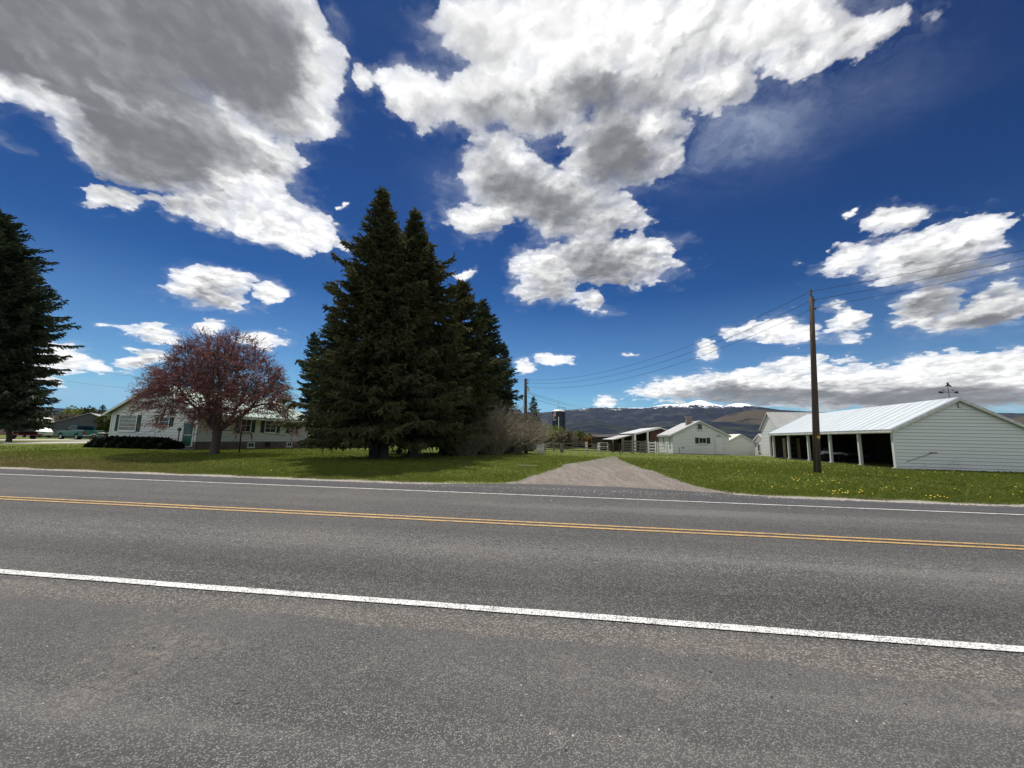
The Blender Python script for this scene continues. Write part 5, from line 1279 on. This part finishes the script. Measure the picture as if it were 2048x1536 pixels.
for i, dz in enumerate((-.12, -.42, -.80)):
    q = a2 + Vector((0, -.05, dz)); m_ = MB(); m_.lathe([(0, .06), (.06, .05), (.07, 0), (.05, -.03), (.07, -.06), (0, -.08)], (q.x + .22, q.y, q.z), 10); m_.tube([q, q + Vector((.22, 0, 0))], .02, 6); m_.build('insulator', MT['insul'], pole2)
m_ = MB(); q = a2 + Vector((.30, -.05, -1.05)); m_.box(q, (.16, .16, .3)); m_.tube([q + Vector((0, 0, -.1)), q + Vector((-.3, 0, .25))], .02, 6); m_.build('yard_lamp', MT['old_trim'], pole2)
far_att = [p2b + a2 + Vector((.22, -.05, d)) for d in (-.10, -.40, -.80)]
GW = 'overhead wires'
lbl = ('top', 'middle', 'lowest')
for i in range(3):
    m_ = MB(); m_.tube(catenary(att[i], far_att[i], 1.3 + .04 * i, 30), .0095, 5); o = m_.build('overhead_wire', MT['wire'], None); tag(o, '%s wire of the three hanging between the two utility poles' % lbl[i], 'wire', GW)
ends = [(2048, 493), (2048, 510), (2048, 524)]
for i in range(3):
    A_ = att[i]; # runs on past the right edge towards a pole behind the camera
    d = ray(*ends[i]); q = EYE + d * 30.0; e = A_ + (q - A_) * 1.9
    q_ = [A_.lerp(e, k / 24) for k in range(25)]
    m_ = MB(); m_.tube([p_ - Vector((0, 0, .5 * 4 * (k / 24) * (1 - k / 24) * .35)) for k, p_ in enumerate(q_)], .0095, 5); o = m_.build('overhead_wire', MT['wire'], None); tag(o, '%s wire of the three leaving the near pole to the right' % lbl[i], 'wire', GW)
for i, (y0, x1, y1) in enumerate(((783, 1165, 812), (786, 1165, 816), (793, 1150, 817))):
    A_ = atd(1054, y0, p2b.y); B_ = atd(x1 + 25, y1 + 4, p2b.y + 60)
    m_ = MB(); m_.tube(catenary(A_, B_, .4, 14), .016, 5); o = m_.build('overhead_wire', MT['wire'], None); tag(o, '%s thin wire sloping down from the far pole past the silo' % lbl[i], 'wire', GW)
for i, (x0, y0, x1, y1) in enumerate(((60, 724, 480, 768), (60, 752, 480, 790))):
    A_ = atd(x0, y0, 60); B_ = atd(x1, y1, 75); m_ = MB(); m_.tube(catenary(A_, B_, .6, 14), .014, 5); o = m_.build('overhead_wire', MT['wire'], None); tag(o, '%s faint wire crossing the sky above the parked pickups' % ('upper', 'lower')[i], 'wire', GW)

# ------------------------------------------------------------------ silo
sp = atd(1117.5, 866, 170); sw = (atd(1132, 840, 170).x - atd(1104, 840, 170).x) / 2; ztop = atd(1117, 823, 170).z; zdome = atd(1117, 818.8, 170).z
silo = thing('silo', 'dark blue tower silo with white domed top and a small flag painted near its rim', 'silo', (sp.x, 170, -.6))
H_ = ztop + .6; m_ = MB(); m_.lathe([(sw, 0), (sw, H_)], n=40); m_.build('tank', simple('dark_blue_enamel', (.010, .014, .038), .35, .3, .4), silo, smooth=True)
m_ = MB(); m_.lathe([(sw + .08, H_ - .08), (sw + .05, H_ + .05), (sw * .75, H_ + (zdome - ztop) * .6), (sw * .3, H_ + (zdome - ztop) * .95), (0, H_ + (zdome - ztop))], n=40); dm = m_.build('dome', MT['white_trim'], silo, smooth=True)
for f in (.28, .52, .76):
    m_ = MB(); m_.lathe([(sw + .02, H_ * f), (sw + .07, H_ * f + .06), (sw + .02, H_ * f + .12)], n=40); m_.build('seam', MT['grey_metal'] if f != .52 else MT['grey_iron'], silo)
m_ = MB(); m_.tube([(-.5, -sw - .25, 1), (-.5, -sw - .25, H_ * .82)], .16, 8); m_.build('fill_pipe', MT['white_post'], silo)
m_ = MB()
for k in range(9):
    a = -1.9 + k * .32; c = (math.cos(a) * sw * .95, math.sin(a) * sw * .95); m_.tube([(c[0], c[1], H_), (c[0], c[1], H_ + 1.6)], .05, 5)
for zz_ in (.8, 1.6): m_.tube([(math.cos(-1.9 + k * .32) * sw * .95, math.sin(-1.9 + k * .32) * sw * .95, H_ + zz_) for k in range(9)], .05, 5)
m_.tube([(-.4, -sw * .4, H_), (-.4, -sw * .4, H_ + 4.2)], .06, 5); m_.build('railing', MT['grey_iron'], silo)
m_ = MB(); m_.tube([(sw * .78, -sw * .75, .5), (sw * .78, -sw * .75, H_)], .3, 6); m_.build('ladder_cage', MT['grey_iron'], silo)
# flag: red and white stripes with a blue corner, bent round the wall
def curved(mb, a0, a1, z0, z1, r_, n=6):
    for k in range(n):
        u, v = a0 + (a1 - a0) * k / n, a0 + (a1 - a0) * (k + 1) / n
        mb.poly([(math.cos(u) * r_, math.sin(u) * r_, z0), (math.cos(v) * r_, math.sin(v) * r_, z0), (math.cos(v) * r_, math.sin(v) * r_, z1), (math.cos(u) * r_, math.sin(u) * r_, z1)])
fm = [simple('flag_red', (.42, .05, .06), .6, .1, 5), simple('flag_white', (.7, .68, .68), .6, .1, 5), simple('flag_blue', (.04, .05, .2), .6, .1, 5)]
A0, A1 = -2.72, -2.12; m_ = MB(); fz1 = H_ - .2; fz0 = H_ - 2.4
for k in range(13): m_.cur = k % 2; curved(m_, A0, A1, fz0 + (fz1 - fz0) * k / 13, fz0 + (fz1 - fz0) * (k + 1) / 13, sw + .03)
m_.cur = 2; curved(m_, A0, A0 + .27, fz0 + (fz1 - fz0) * 6 / 13, fz1, sw + .05); m_.build('flag', fm, silo, recalc=False)
m_ = MB()
for zz_, n in ((H_ - 3.1, 6), (H_ - 4.0, 9)):
    a = A0
    for k in range(n): w_l = .04 + .012 * ((k * 7) % 3); curved(m_, a, a + w_l, zz_, zz_ + .36, sw + .03, 1); a += w_l + .02
m_.build('lettering', MT['white_trim'], silo, recalc=False)

# ------------------------------------------------------------------ fences and corral
def fence_post(name, label, x, yb, yt, w=.16, mat='white_post', lean=0, Y=None, group=None, cat='fence post', round_=False):
    b_ = gat(x, yb) if Y is None else atd(x, yb, Y); t_ = atd(x + lean, yt, b_.y); o = thing(name, label, cat, b_, 0, group)
    m_ = MB(); 
    if round_: m_.tube([Vector((0, 0, -.2)), (t_ - b_)], [w / 2, w / 2 * .85], 8)
    else: m_.beam((0, 0, -.2), t_ - b_, w, w)
    m_.build('shaft', MT[mat], o, bevel=0 if round_ else .008); 
    m_ = MB(); m_.box(t_ - b_ + Vector((0, 0, .012)), (w + .02, w + .02, .024)); m_.build('cap', MT[mat], o); return o
fence_post('fence_post', 'tall white fence post at the right end of the gate panel', 1173, 905, 884.5, .22)
fence_post('fence_post', 'white fence post left of the metal gate', 1197.5, 905, 886, .26)
fence_post('fence_post', 'stubby weathered grey post in the pasture fence', 1123.5, 905, 886.5, .34, 'grey_wood')
fence_post('fence_post', 'dark green steel post at the hinge side of the corral', 1222.5, 902, 875, .24, 'green_paint')
fence_post('fence_post', 'short white post beside the green steel post', 1219, 899, 884, .32)
fence_post('fence_post', 'leaning tall grey pole with white lower half in the corral', 1242, 902, 870.5, .20, 'white_post', lean=2.5)
fence_post('fence_post', 'tall thin grey pole beside the green steel post', 1224.5, 896, 872, .13, 'grey_wood', round_=True)
fence_post('fence_post', 'tall white post of the corral standing before the pole barn', 1294.5, 905, 862, .24)
def rails(name, label, pts, zs, w, mat, post=None, posts=(), ph=1.2, cat='fence', group=None, th=.04, pw=.12):
    "pts: world points on the ground; zs: rail heights"
    o = thing(name, label, cat, pts[0], 0, group); m_ = None
    for z_ in zs:
        m_ = MB()
        for a, b_ in zip(pts, pts[1:]): m_.beam(a - pts[0] + Vector((0, 0, z_)), b_ - pts[0] + Vector((0, 0, z_)), th, w)
        m_.build('rail', MT[mat], o)
    for p in posts:
        q = MB(); q.box(p - pts[0] + Vector((0, .08, ph / 2 - .05)), (pw, pw, ph + .1)); q.build('post', MT[post or mat], o)
    return o
def gp_at(x, Y): p = atd(x, 900, Y); return Vector((p.x, Y, gz(p.x, Y)))
YF = 44.0
rails('pasture_fence', 'three-rail weathered wooden fence crossing the pasture behind the thicket', [gp_at(x, YF) for x in (1070, 1124, 1173, 1197, 1222)], (.22, .55, .95), .10, 'grey_wood', posts=[gp_at(x, YF) for x in (1090, 1108)], ph=1.1)
rails('gate_panel', 'raised five-bar gate panel leaning behind the pasture fence', [gp_at(1146.5, 47), gp_at(1172, 47)], (.75, .95, 1.12, 1.28), .06, 'grey_wood', posts=[gp_at(1147, 47)], ph=1.3, cat='gate', pw=.06)
rails('metal_gate', 'white metal gate between the two white posts', [gp_at(1199, 45.5), gp_at(1216, 45.5)], (.5, .72, .95, 1.15), .05, 'white_post', posts=[gp_at(1216, 45.5)], ph=1.2, cat='gate', pw=.06)
GR = 'weathered corral panels'
def panel(x0, x1, Y, label, mat='grey_wood', n=4, top=1.35, w=.16):
    rails('corral_panel', label, [gp_at(x0, Y), gp_at(x1, Y)], [top * (k + .7) / n for k in range(n)], w, mat, posts=[gp_at(x0, Y), gp_at(x1, Y)], ph=top + .1, group=GR)
panel(1226, 1240, 45.5, 'corral panel of dark boards between the green post and the leaning pole', 'dark_boards', 3, 1.1, .08)
panel(1245, 1264, 46, 'corral panel just right of the leaning pole', 'grey_wood', 5, 1.5, .15)
panel(1268, 1292, 46.5, 'corral panel left of the tall white corral post', 'grey_wood', 4, 1.5, .16)
panel(1298, 1312, 47, 'corral panel right of the tall white corral post', 'white_post', 4, 1.4, .15)
panel(1316, 1335, 46, 'pale corral panel against the wall of the small shed', 'white_post', 4, 1.3, .14)
panel(1281, 1311, 52, 'far corral panel inside the pole barn', 'grey_wood', 4, 1.4, .14)
# rail fence behind the spruces
YR = 52.0; xs_ = [600, 640, 690, 735, 790, 840, 880, 930, 985]
rails('rail_fence', 'long pale rail fence seen under the spruces', [gp_at(x, YR) for x in xs_], (.35, .72, 1.1), .10, 'grey_wood', posts=[gp_at(x, YR) for x in (612, 640, 668, 700, 726, 752, 780, 808, 836, 864, 895, 925, 955)], ph=1.25)
rails('rail_fence', 'second pale fence farther across the pasture', [gp_at(x, 78) for x in (560, 700, 850, 1000, 1100)], (.5, 1.0), .10, 'white_post', posts=[gp_at(x, 78) for x in range(575, 1090, 30)], ph=1.2)
rails('rail_fence', 'low dark fence behind the parked pickups on the left', [gp_at(x, 62) for x in (-20, 60, 120)], (.4, .8, 1.2), .08, 'grey_wood', posts=[gp_at(x, 62) for x in (78, 86, 94, 102, 110)], ph=1.3)
# iron stakes with wire below the spruces
for x, lb in ((644, 'thin iron stake left of the other, under the leftmost spruces'), (680.5, 'thin iron stake beside the spruce trunk nearest the house')):
    b_ = gat(x, 894); o = thing('iron_stake', lb, 'stake', b_, 0, 'iron stakes under the spruces'); m_ = MB(); m_.tube([(0, 0, -.1), (0, 0, 1.15)], .022, 6); m_.build('rod', MT['black_metal'], o); m_ = MB(); m_.tube([(0, 0, 1.1), (.0, 0, 1.2)], .035, 6); m_.build('cap', MT['black_metal'], o)
# white crate beside the thicket
cb = gat(1081, 906.5); cr = thing('wooden_crate', 'white slatted wooden crate at the right foot of the thicket', 'crate', cb, R(-4))
for i, x in enumerate((-.34, .34)):
    m_ = MB(); m_.box((x, 0, .42), (.05, .6, .84)); m_.build('side_panel', MT['white_post'], cr)
m_ = MB()
for k in range(6): m_.box((0, -.3, .09 + k * .14), (.74, .03, .10)); m_.box((0, .3, .09 + k * .14), (.74, .03, .10))
m_.build('slats', MT['white_boards_worn'], cr)
bd = gat(1055, 933); m_ = MB(); m_.box((0, 0, .02), (.95, .14, .035)); o = m_.build('wooden_plank', MT['tan_wood'], None); o.location = bd + Vector((0, 0, .03)); o.rotation_euler = (0, .02, R(8)); tag(o, 'short tan plank lying on the lawn left of the gravel drive', 'plank')

# ------------------------------------------------------------------ yard things
# lamp post by the door
lq = local_hit(house, 355, 888, 'y', -.75); lb_ = house.matrix_basis @ Vector((lq.x, -.75, 0)); lb_.z = gz(lb_.x, lb_.y); lp = thing('lamp_post', 'black yard lamp post beside the front door of the white house', 'lamp post', lb_)
ht = atd(358, 857, lb_.y).z - lb_.z; m_ = MB(); m_.tube([(0, 0, 0), (0, 0, ht * .86)], .032, 8); m_.tube([(0, 0, 0), (0, 0, .12)], [.07, .04], 8); m_.build('post', MT['black_metal'], lp)
m_ = MB(); m_.lathe([(.03, ht * .84), (.10, ht * .90), (.11, ht * .90)], n=6); m_.lathe([(.16, ht * .97), (.07, ht * 1.02), (.0, ht * 1.05)], n=6)
for k in range(6):
    a = k * math.pi / 3; m_.beam((math.cos(a) * .09, math.sin(a) * .09, ht * .89), (math.cos(a) * .13, math.sin(a) * .13, ht * .97), .012)
m_.build('lantern', MT['black_metal'], lp); m_ = MB(); m_.lathe([(.085, ht * .90), (.12, ht * .968)], n=6); m_.build('glass', glassmat('lantern_glass', (.3, .3, .28), .1), lp)
# clothesline pole
cb_ = gat(478, 905.5); ct = atd(482.8, 861.5, cb_.y); cl_ = thing('clothesline_frame', 'black metal frame with a long level arm behind the blossoming tree', 'clothesline', cb_)
m_ = MB(); m_.tube([(0, 0, -.1), ct - cb_], .045, 8); m_.build('post', MT['black_metal'], cl_); e = atd(436, 860.5, cb_.y + .3); m_ = MB(); m_.tube([ct - cb_, e - cb_], .03, 8); m_.build('arm', MT['black_metal'], cl_)
m_ = MB(); m_.tube([e - cb_, Vector((e.x - cb_.x, e.y - cb_.y, -.1))], .045, 8); m_.build('post', MT['black_metal'], cl_)
# wheelie bin
bn = gat(747, 918.5); bi = thing('wheelie_bin', 'black wheeled rubbish bin leaning close to the tallest spruce trunk', 'bin', bn, R(12))
hb = atd(747, 884, bn.y).z - bn.z; s_ = hb / 1.08; m_ = MB()
lo = [(-.25, -.26), (.25, -.26), (.25, .26), (-.25, .26)]; hi = [(-.31, -.36), (.31, -.36), (.31, .36), (-.31, .36)]
L_ = [Vector((x * s_, y * s_, .06)) for x, y in lo]; U_ = [Vector((x * s_, y * s_, .96 * s_)) for x, y in hi]; m_.poly(L_); m_.poly(U_)
for i in range(4): m_.poly([L_[i], L_[(i + 1) % 4], U_[(i + 1) % 4], U_[i]])
m_.box((0, 0, .93 * s_), (.68 * s_, .78 * s_, .05)); m_.build('body', MT['black_plastic'], bi, bevel=.015)
m_ = MB(); m_.prism([(-.40 * s_, .98 * s_), (.42 * s_, .98 * s_), (.40 * s_, 1.04 * s_), (0, 1.08 * s_), (-.38 * s_, 1.03 * s_)], -.34 * s_, .34 * s_, 'x'); m_.tube([(-.28 * s_, .44 * s_, .96 * s_), (.28 * s_, .44 * s_, .96 * s_)], .018, 8); m_.build('lid', MT['black_plastic'], bi, bevel=.01)
for x in (-.27, .27): m_ = MB(); m_.tube([(x * s_ - .03, .27 * s_, .12), (x * s_ + .03, .27 * s_, .12)], .12, 16); m_.build('wheel', MT['rubber'], bi)
# old hose reel cart on spoked wheels
def spoked(mb, c, r_, n=10, th=.018, ax='y'):
    P = []
    for k in range(25):
        a = 6.2832 * k / 24; P.append(Vector(c) + (Vector((math.cos(a) * r_, 0, math.sin(a) * r_)) if ax == 'y' else Vector((0, math.cos(a) * r_, math.sin(a) * r_))))
    mb.tube(P, th, 6, cap=False)
    for k in range(n):
        a = 6.2832 * k / n; mb.tube([Vector(c), Vector(c) + (Vector((math.cos(a) * r_, 0, math.sin(a) * r_)) if ax == 'y' else Vector((0, math.cos(a) * r_, math.sin(a) * r_)))], th * .55, 5)
wc = gat(786, 917); cart = thing('spoked_wheel_cart', 'old dark iron cart with thin spoked wheels between the two tallest spruce trunks', 'cart', wc, R(8))
for i, (dx_, dy_) in enumerate(((.0, -.1), (.42, .28))):
    m_ = MB(); spoked(m_, (dx_, dy_, .42), .40, 12); m_.build('wheel', MT['black_metal'], cart)
m_ = MB(); m_.tube([(.0, -.1, .42), (.42, .28, .42)], .03, 8); m_.tube([(-.35, .1, .42), (.85, .1, .38)], .025, 6); m_.tube([(-.35, .1, .42), (-.45, .1, 0)], .02, 6); m_.build('axle_frame', MT['black_metal'], cart)
m_ = MB(); m_.tube([(.30, -.0, .44), (.30, .42, .44)], .17, 14); m_.build('drum', MT['black_metal'], cart)

# vehicles ------------------------------------------------------------------
def wheel(parent, x, y, r_, side, rimm):
    t = MB(); t.tube([(x, y - .13, r_), (x, y - .115, r_), (x, y + .115, r_), (x, y + .13, r_)], [r_ * .9, r_, r_, r_ * .9], 24); w_ = t.build('wheel', MT['rubber'], parent)
    m_ = MB(); yy = y + side * .135; m_.tube([(x, yy - side * .02, r_), (x, yy, r_)], [r_ * .62, r_ * .55], 20); m_.tube([(x, yy, r_), (x, yy + side * .02, r_)], [r_ * .2, r_ * .16], 12); m_.build('rim', rimm, w_)
def arch(cx, r_, z0, n=8, rev=False):
    p = [(cx + r_ * math.cos(math.pi * k / n), z0 + r_ * math.sin(math.pi * k / n)) for k in range(n + 1)]
    return p
def pickup(name, label, cat, loc, rz, paint_, L=5.3, Wd=1.95, Hh=1.78, bed=True, ext=True, tag_group=None):
    "x forward, y left"
    r_ = thing(name, label, cat, loc, rz, tag_group); hw_ = Wd / 2; f = L / 2; R_ = .37; za = .36
    fx, rx = f - .95, -f + 1.25
    prof = [(-f + .05, .50)] + [(rx - .46, .50)] + list(reversed(arch(rx, .44, .42)))[0:] + [(rx + .46, .46), (fx - .46, .46)] + list(reversed(arch(fx, .44, .42))) + [(f - .08, .48), (f, .62), (f - .02, .92), (f - .18, 1.05), (f - 1.15, 1.16), (.55, 1.17)]
    prof += [(-.95, 1.17)] if bed else [(-.62, 1.17), (-.62, .62), (-f + .1, .62)]
    if bed: prof += [(-1.0, 1.13), (-f + .03, 1.13), (-f, 1.08)]
    m_ = MB(); m_.prism([(a, c) for a, c in prof], -hw_, hw_, 'y'); body = m_.build('body', paint_, r_, bevel=.03)
    # cab
    cw = hw_ - .10; c0, c1 = (-.98, .75) if ext else (-.6, .75)
    m_ = MB(); bot = [(c0, 1.16), (c1 + .1, 1.16)]; A_ = [Vector((c1 + .12, s * hw_ * .97, 1.15)) for s in (-1, 1)] + [Vector((c0, s * hw_ * .97, 1.15)) for s in (1, -1)]
    B_ = [Vector((c1 - .62, s * cw * .90, Hh)) for s in (-1, 1)] + [Vector((c0 + .12, s * cw * .90, Hh)) for s in (1, -1)]
    m_.poly(A_); m_.poly(B_)
    for i in range(4): m_.poly([A_[i], A_[(i + 1) % 4], B_[(i + 1) % 4], B_[i]])
    cab = m_.build('cab', paint_, r_, bevel=.03)
    def quadglass(a, b, c, d, off, nm='window'):
        q = MB(); n_ = (b - a).cross(d - a).normalized() * off; P = [a + n_, b + n_, c + n_, d + n_]; q.poly(P); P2_ = [p - n_ * .6 for p in P]; q.poly(P2_)
        for i in range(4): q.poly([P[i], P[(i + 1) % 4], P2_[(i + 1) % 4], P2_[i]])
        q.build(nm, MT['glass'], cab)
    def lerp4(u, v, Q): return (Q[0].lerp(Q[1], u)).lerp(Q[3].lerp(Q[2], u), v)
    for s, (i, j) in ((-1, (0, 3)), (1, (1, 2))):
        Q = [A_[j], A_[i], B_[i], B_[j]]; sg = .012 if s < 0 else -.012
        quadglass(lerp4(.52, .12, Q), lerp4(.90, .12, Q), lerp4(.86, .88, Q), lerp4(.52, .88, Q), sg)
        if ext: quadglass(lerp4(.06, .12, Q), lerp4(.48, .12, Q), lerp4(.48, .88, Q), lerp4(.08, .88, Q), sg)
        q = MB(); q.box((.28, s * (hw_ + .10), 1.22), (.10, .16, .17)); q.build('mirror', MT['black_plastic'], r_)
        q = MB(); q.box((-.05, s * (hw_ + .012), .98), (.16, .02, .03)); q.build('door_handle', MT['chrome'], r_)
    Q = [A_[0], A_[1], B_[1], B_[0]]; quadglass(lerp4(.08, .1, Q), lerp4(.92, .1, Q), lerp4(.92, .9, Q), lerp4(.08, .9, Q), .012, 'windscreen')
    Q = [A_[2], A_[3], B_[3], B_[2]]; quadglass(lerp4(.08, .15, Q), lerp4(.92, .15, Q), lerp4(.92, .85, Q), lerp4(.08, .85, Q), .012, 'rear_window')
    for x in (fx, rx):
        for s in (-1, 1): wheel(r_, x, s * (hw_ - .15), R_, s, MT['chrome'])
    q = MB(); q.box((f + .05, 0, .58), (.14, Wd * .98, .18)); q.build('bumper', MT['chrome'], r_); 
    for s in (-1, 1): q = MB(); q.box((f - .03, s * (hw_ - .25), .80), (.06, .35, .18)); q.build('headlight', MT['old_trim'], r_)
    if bed:
        q = MB(); q.box((-f - .06, 0, .56), (.16, Wd * .98, .16)); q.build('bumper', MT['chrome'], r_)
        for s in (-1, 1): q = MB(); q.box((-f - .012, s * (hw_ - .10), .88), (.04, .16, .34)); q.build('tail_light', MT['red_lens'], r_)
        q = MB(); q.box((-f - .014, 0, .88), (.025, Wd - .46, .42)); q.build('tailgate', paint_, r_)
        for s in (-1, 1): q = MB(); q.box((-(f + .95) / 2, s * (hw_ - .06), 1.15), (f - 1.0, .09, .05)); q.build('bed_rail', MT['old_trim'], r_)
    else:
        q = MB(); q.box((-1.75, 0, .86), (2.3, Wd + .15, .10)); q.build('flat_bed', MT['black_metal'], r_); q = MB()
        for y in (-.9, -.45, 0, .45, .9): q.box((-.66, y, 1.22), (.05, .06, .7))
        q.box((-.66, 0, 1.55), (.05, Wd, .06)); q.build('headache_rack', MT['black_metal'], r_)
        q = MB(); q.box((-2.2, .3, 1.03), (.9, .8, .25)); q.box((-1.5, -.5, 1.0), (.5, .5, .2)); q.build('load', MT['grey_iron'], r_)
    return r_
def carpaint(name, col):
    m, t, b = newmat(name); n = t.noise(coords(t), 2.0, 4, .6); t.set(b.inputs['Base Color'], t.mix(n, tuple(x * .75 for x in col), col)); b.inputs['Roughness'].default_value = .35; b.inputs['Coat Weight'].default_value = .4; return m
tp = Vector((-54.0, 47.6, 0)); pr_ = atd(163, 882, 46.4); pf_ = atd(111, 881, 48.0)
d_ = (pf_ - pr_); ang = math.atan2(d_.y, d_.x); d_.z = 0; d_.normalize()
head = math.atan2(.30, -.954); hd = Vector((math.cos(head), math.sin(head), 0)); lf = Vector((-hd.y, hd.x, 0))
ctr = pr_ + hd * 2.65 - lf * .97; ctr.z = gz(ctr.x, ctr.y) + .0
pickup('pickup_truck', 'teal extended-cab pickup parked on the pale lane with its tailgate towards the house', 'pickup truck', ctr, head, carpaint('teal_paint', (.013, .135, .12)), Hh=1.75)
rc = atd(26, 880.5, 44.5); rc.z = gz(rc.x, rc.y); pickup('pickup_truck', 'dark red flatbed pickup half hidden behind the huge left spruce', 'pickup truck', rc, math.atan2(.2, -.98), carpaint('red_paint', (.16, .012, .015)), L=5.4, Hh=1.95, bed=False, ext=False)
# white dirt bike by the house corner
bk = atd(200, 877.5, 43.5); bk.z = gz(bk.x, bk.y); bike = thing('dirt_bike', 'small white dirt bike standing behind the tailgate of the teal pickup', 'motorbike', bk, R(195))
for x in (-.62, .62):
    m_ = MB(); spoked(m_, (x, 0, .33), .30, 12, .035); m_.build('wheel', MT['rubber'], bike)
m_ = MB(); m_.tube([(-.62, 0, .33), (-.1, 0, .45), (.25, 0, .85), (.62, 0, .33)], .03, 6); m_.tube([(-.1, 0, .45), (-.35, 0, .85), (.25, 0, .85)], .025, 6); m_.tube([(.3, -.35, 1.12), (.26, 0, 1.08), (.3, .35, 1.12)], .015, 6); m_.box((0, 0, .5), (.32, .22, .28)); m_.build('frame', MT['grey_iron'], bike)
m_ = MB(); m_.prism([(-.95, .98), (-.45, .86), (.2, .84), (.28, .98), (-.05, 1.0), (-.4, .93), (-.9, 1.04)], -.10, .10, 'y'); m_.prism([(.35, .72), (.7, .72), (1.0, .62), (.98, .67), (.68, .79), (.35, .78)], -.08, .08, 'y'); m_.build('fairing', MT['white_trim'], bike, bevel=.01)
# white car beyond the red pickup
wv_ = atd(74, 868, 57); wv_.z = gz(wv_.x, wv_.y); car = thing('parked_car', 'white car glinting behind the bed of the red pickup', 'car', wv_, R(160))
m_ = MB(); m_.prism([(-2.2, .35), (2.2, .35), (2.25, .7), (1.2, .9), (.5, 1.40), (-1.1, 1.42), (-1.9, .95), (-2.25, .85)], -.85, .85, 'y'); m_.build('body', carpaint('white_car_paint', (.75, .75, .75)), car, bevel=.05)
m_ = MB(); m_.prism([(1.0, .93), (.45, 1.34), (-1.05, 1.35), (-1.7, .96)], -.86, .86, 'y'); m_.build('side_glass', MT['glass'], car)
for x in (-1.35, 1.35):
    for s in (-1, 1): wheel(car, x, s * .75, .32, s, MT['chrome'])
# machines inside the open shed
q = local_hit(barn, 1657, 918, 'x', 1.1); atv = thing('quad_bike', 'quad bike with white fenders parked inside the open shed behind the third post', 'quad bike', barn.matrix_basis @ Vector((1.3, q.y, .03)), -R(BAZ) + R(180))
for x in (-.55, .55):
    for y in (-.42, .42):
        m_ = MB(); m_.tube([(x, y - .11, .28), (x, y + .11, .28)], .28, 16); m_.build('wheel', MT['rubber'], atv)
m_ = MB(); m_.prism([(-.95, .52), (-.55, .66), (-.15, .58), (.3, .60), (.55, .68), (.98, .52), (.9, .62), (.6, .80), (.25, .86), (.1, .74), (-.5, .76), (-.9, .64)], -.5, .5, 'y'); m_.build('fenders', MT['white_trim'], atv, bevel=.02)
m_ = MB(); m_.tube([(.32, -.36, 1.05), (.38, -.1, .98), (.38, .1, .98), (.32, .36, 1.05)], .02, 6); m_.tube([(.38, 0, .98), (.5, 0, .7)], .03, 6); m_.tube([(-.9, -.35, .75), (-.9, .35, .75)], .02, 6); m_.tube([(.85, -.35, .78), (.85, .35, .78)], .02, 6); m_.build('handlebar', MT['grey_iron'], atv)
m_ = MB(); m_.prism([(-.5, .76), (.1, .76), (.05, .86), (-.45, .88)], -.16, .16, 'y'); m_.build('seat', MT['black_plastic'], atv)
hb_ = thing('flat_trailer', 'dark flat trailer stored inside the open shed in the bay nearest the corner', 'trailer', barn.matrix_basis @ Vector((3.4, local_hit(barn, 1700, 920, 'x', 3.4).y, .03)), -R(BAZ))
m_ = MB(); m_.box((0, 0, .6), (1.6, 2.8, .12)); m_.build('deck', MT['grey_iron'], hb_); m_ = MB(); m_.beam((0, -1.4, .55), (0, -2.3, .45), .08); m_.build('drawbar', MT['grey_iron'], hb_)
for x in (-.9, .9): m_ = MB(); m_.tube([(x - .09, .2, .32), (x + .09, .2, .32)], .32, 16); m_.build('wheel', MT['rubber'], hb_)
sh_ = thing('shelf_rack', 'wooden shelf rack standing in the farthest bay of the open shed', 'shelf', barn.matrix_basis @ Vector((1.2, BL - 1.4, .03)), -R(BAZ))
for z_ in (.4, .95, 1.5): m_ = MB(); m_.box((0, 0, z_), (1.3, .5, .04)); m_.build('shelf', MT['grey_wood'], sh_)
for x in (-.62, .62): m_ = MB(); m_.box((x, 0, .95), (.06, .5, 1.9)); m_.build('upright', MT['tan_wood'], sh_)

# ------------------------------------------------------------------ air
def haze():
    m = bpy.data.materials.new('haze'); m.use_nodes = True; t = NT(m.node_tree); t.n.remove(t.n['Principled BSDF'])
    v = t.n.new('ShaderNodeVolumePrincipled'); v.inputs['Color'].default_value = (.80, .88, 1.0, 1); v.inputs['Density'].default_value = HAZE; v.inputs['Anisotropy'].default_value = .3
    t.l.new(v.outputs[0], t.n['Material Output'].inputs['Volume'])
    b_ = MB(); b_.box((0, 7500, 845), (44000, 27000, 1710)); o = b_.build('haze', m); o['kind'] = 'stuff'; o['label'] = 'thin blue air between the lawn and the mountains'
HAZE = 6e-6
haze()
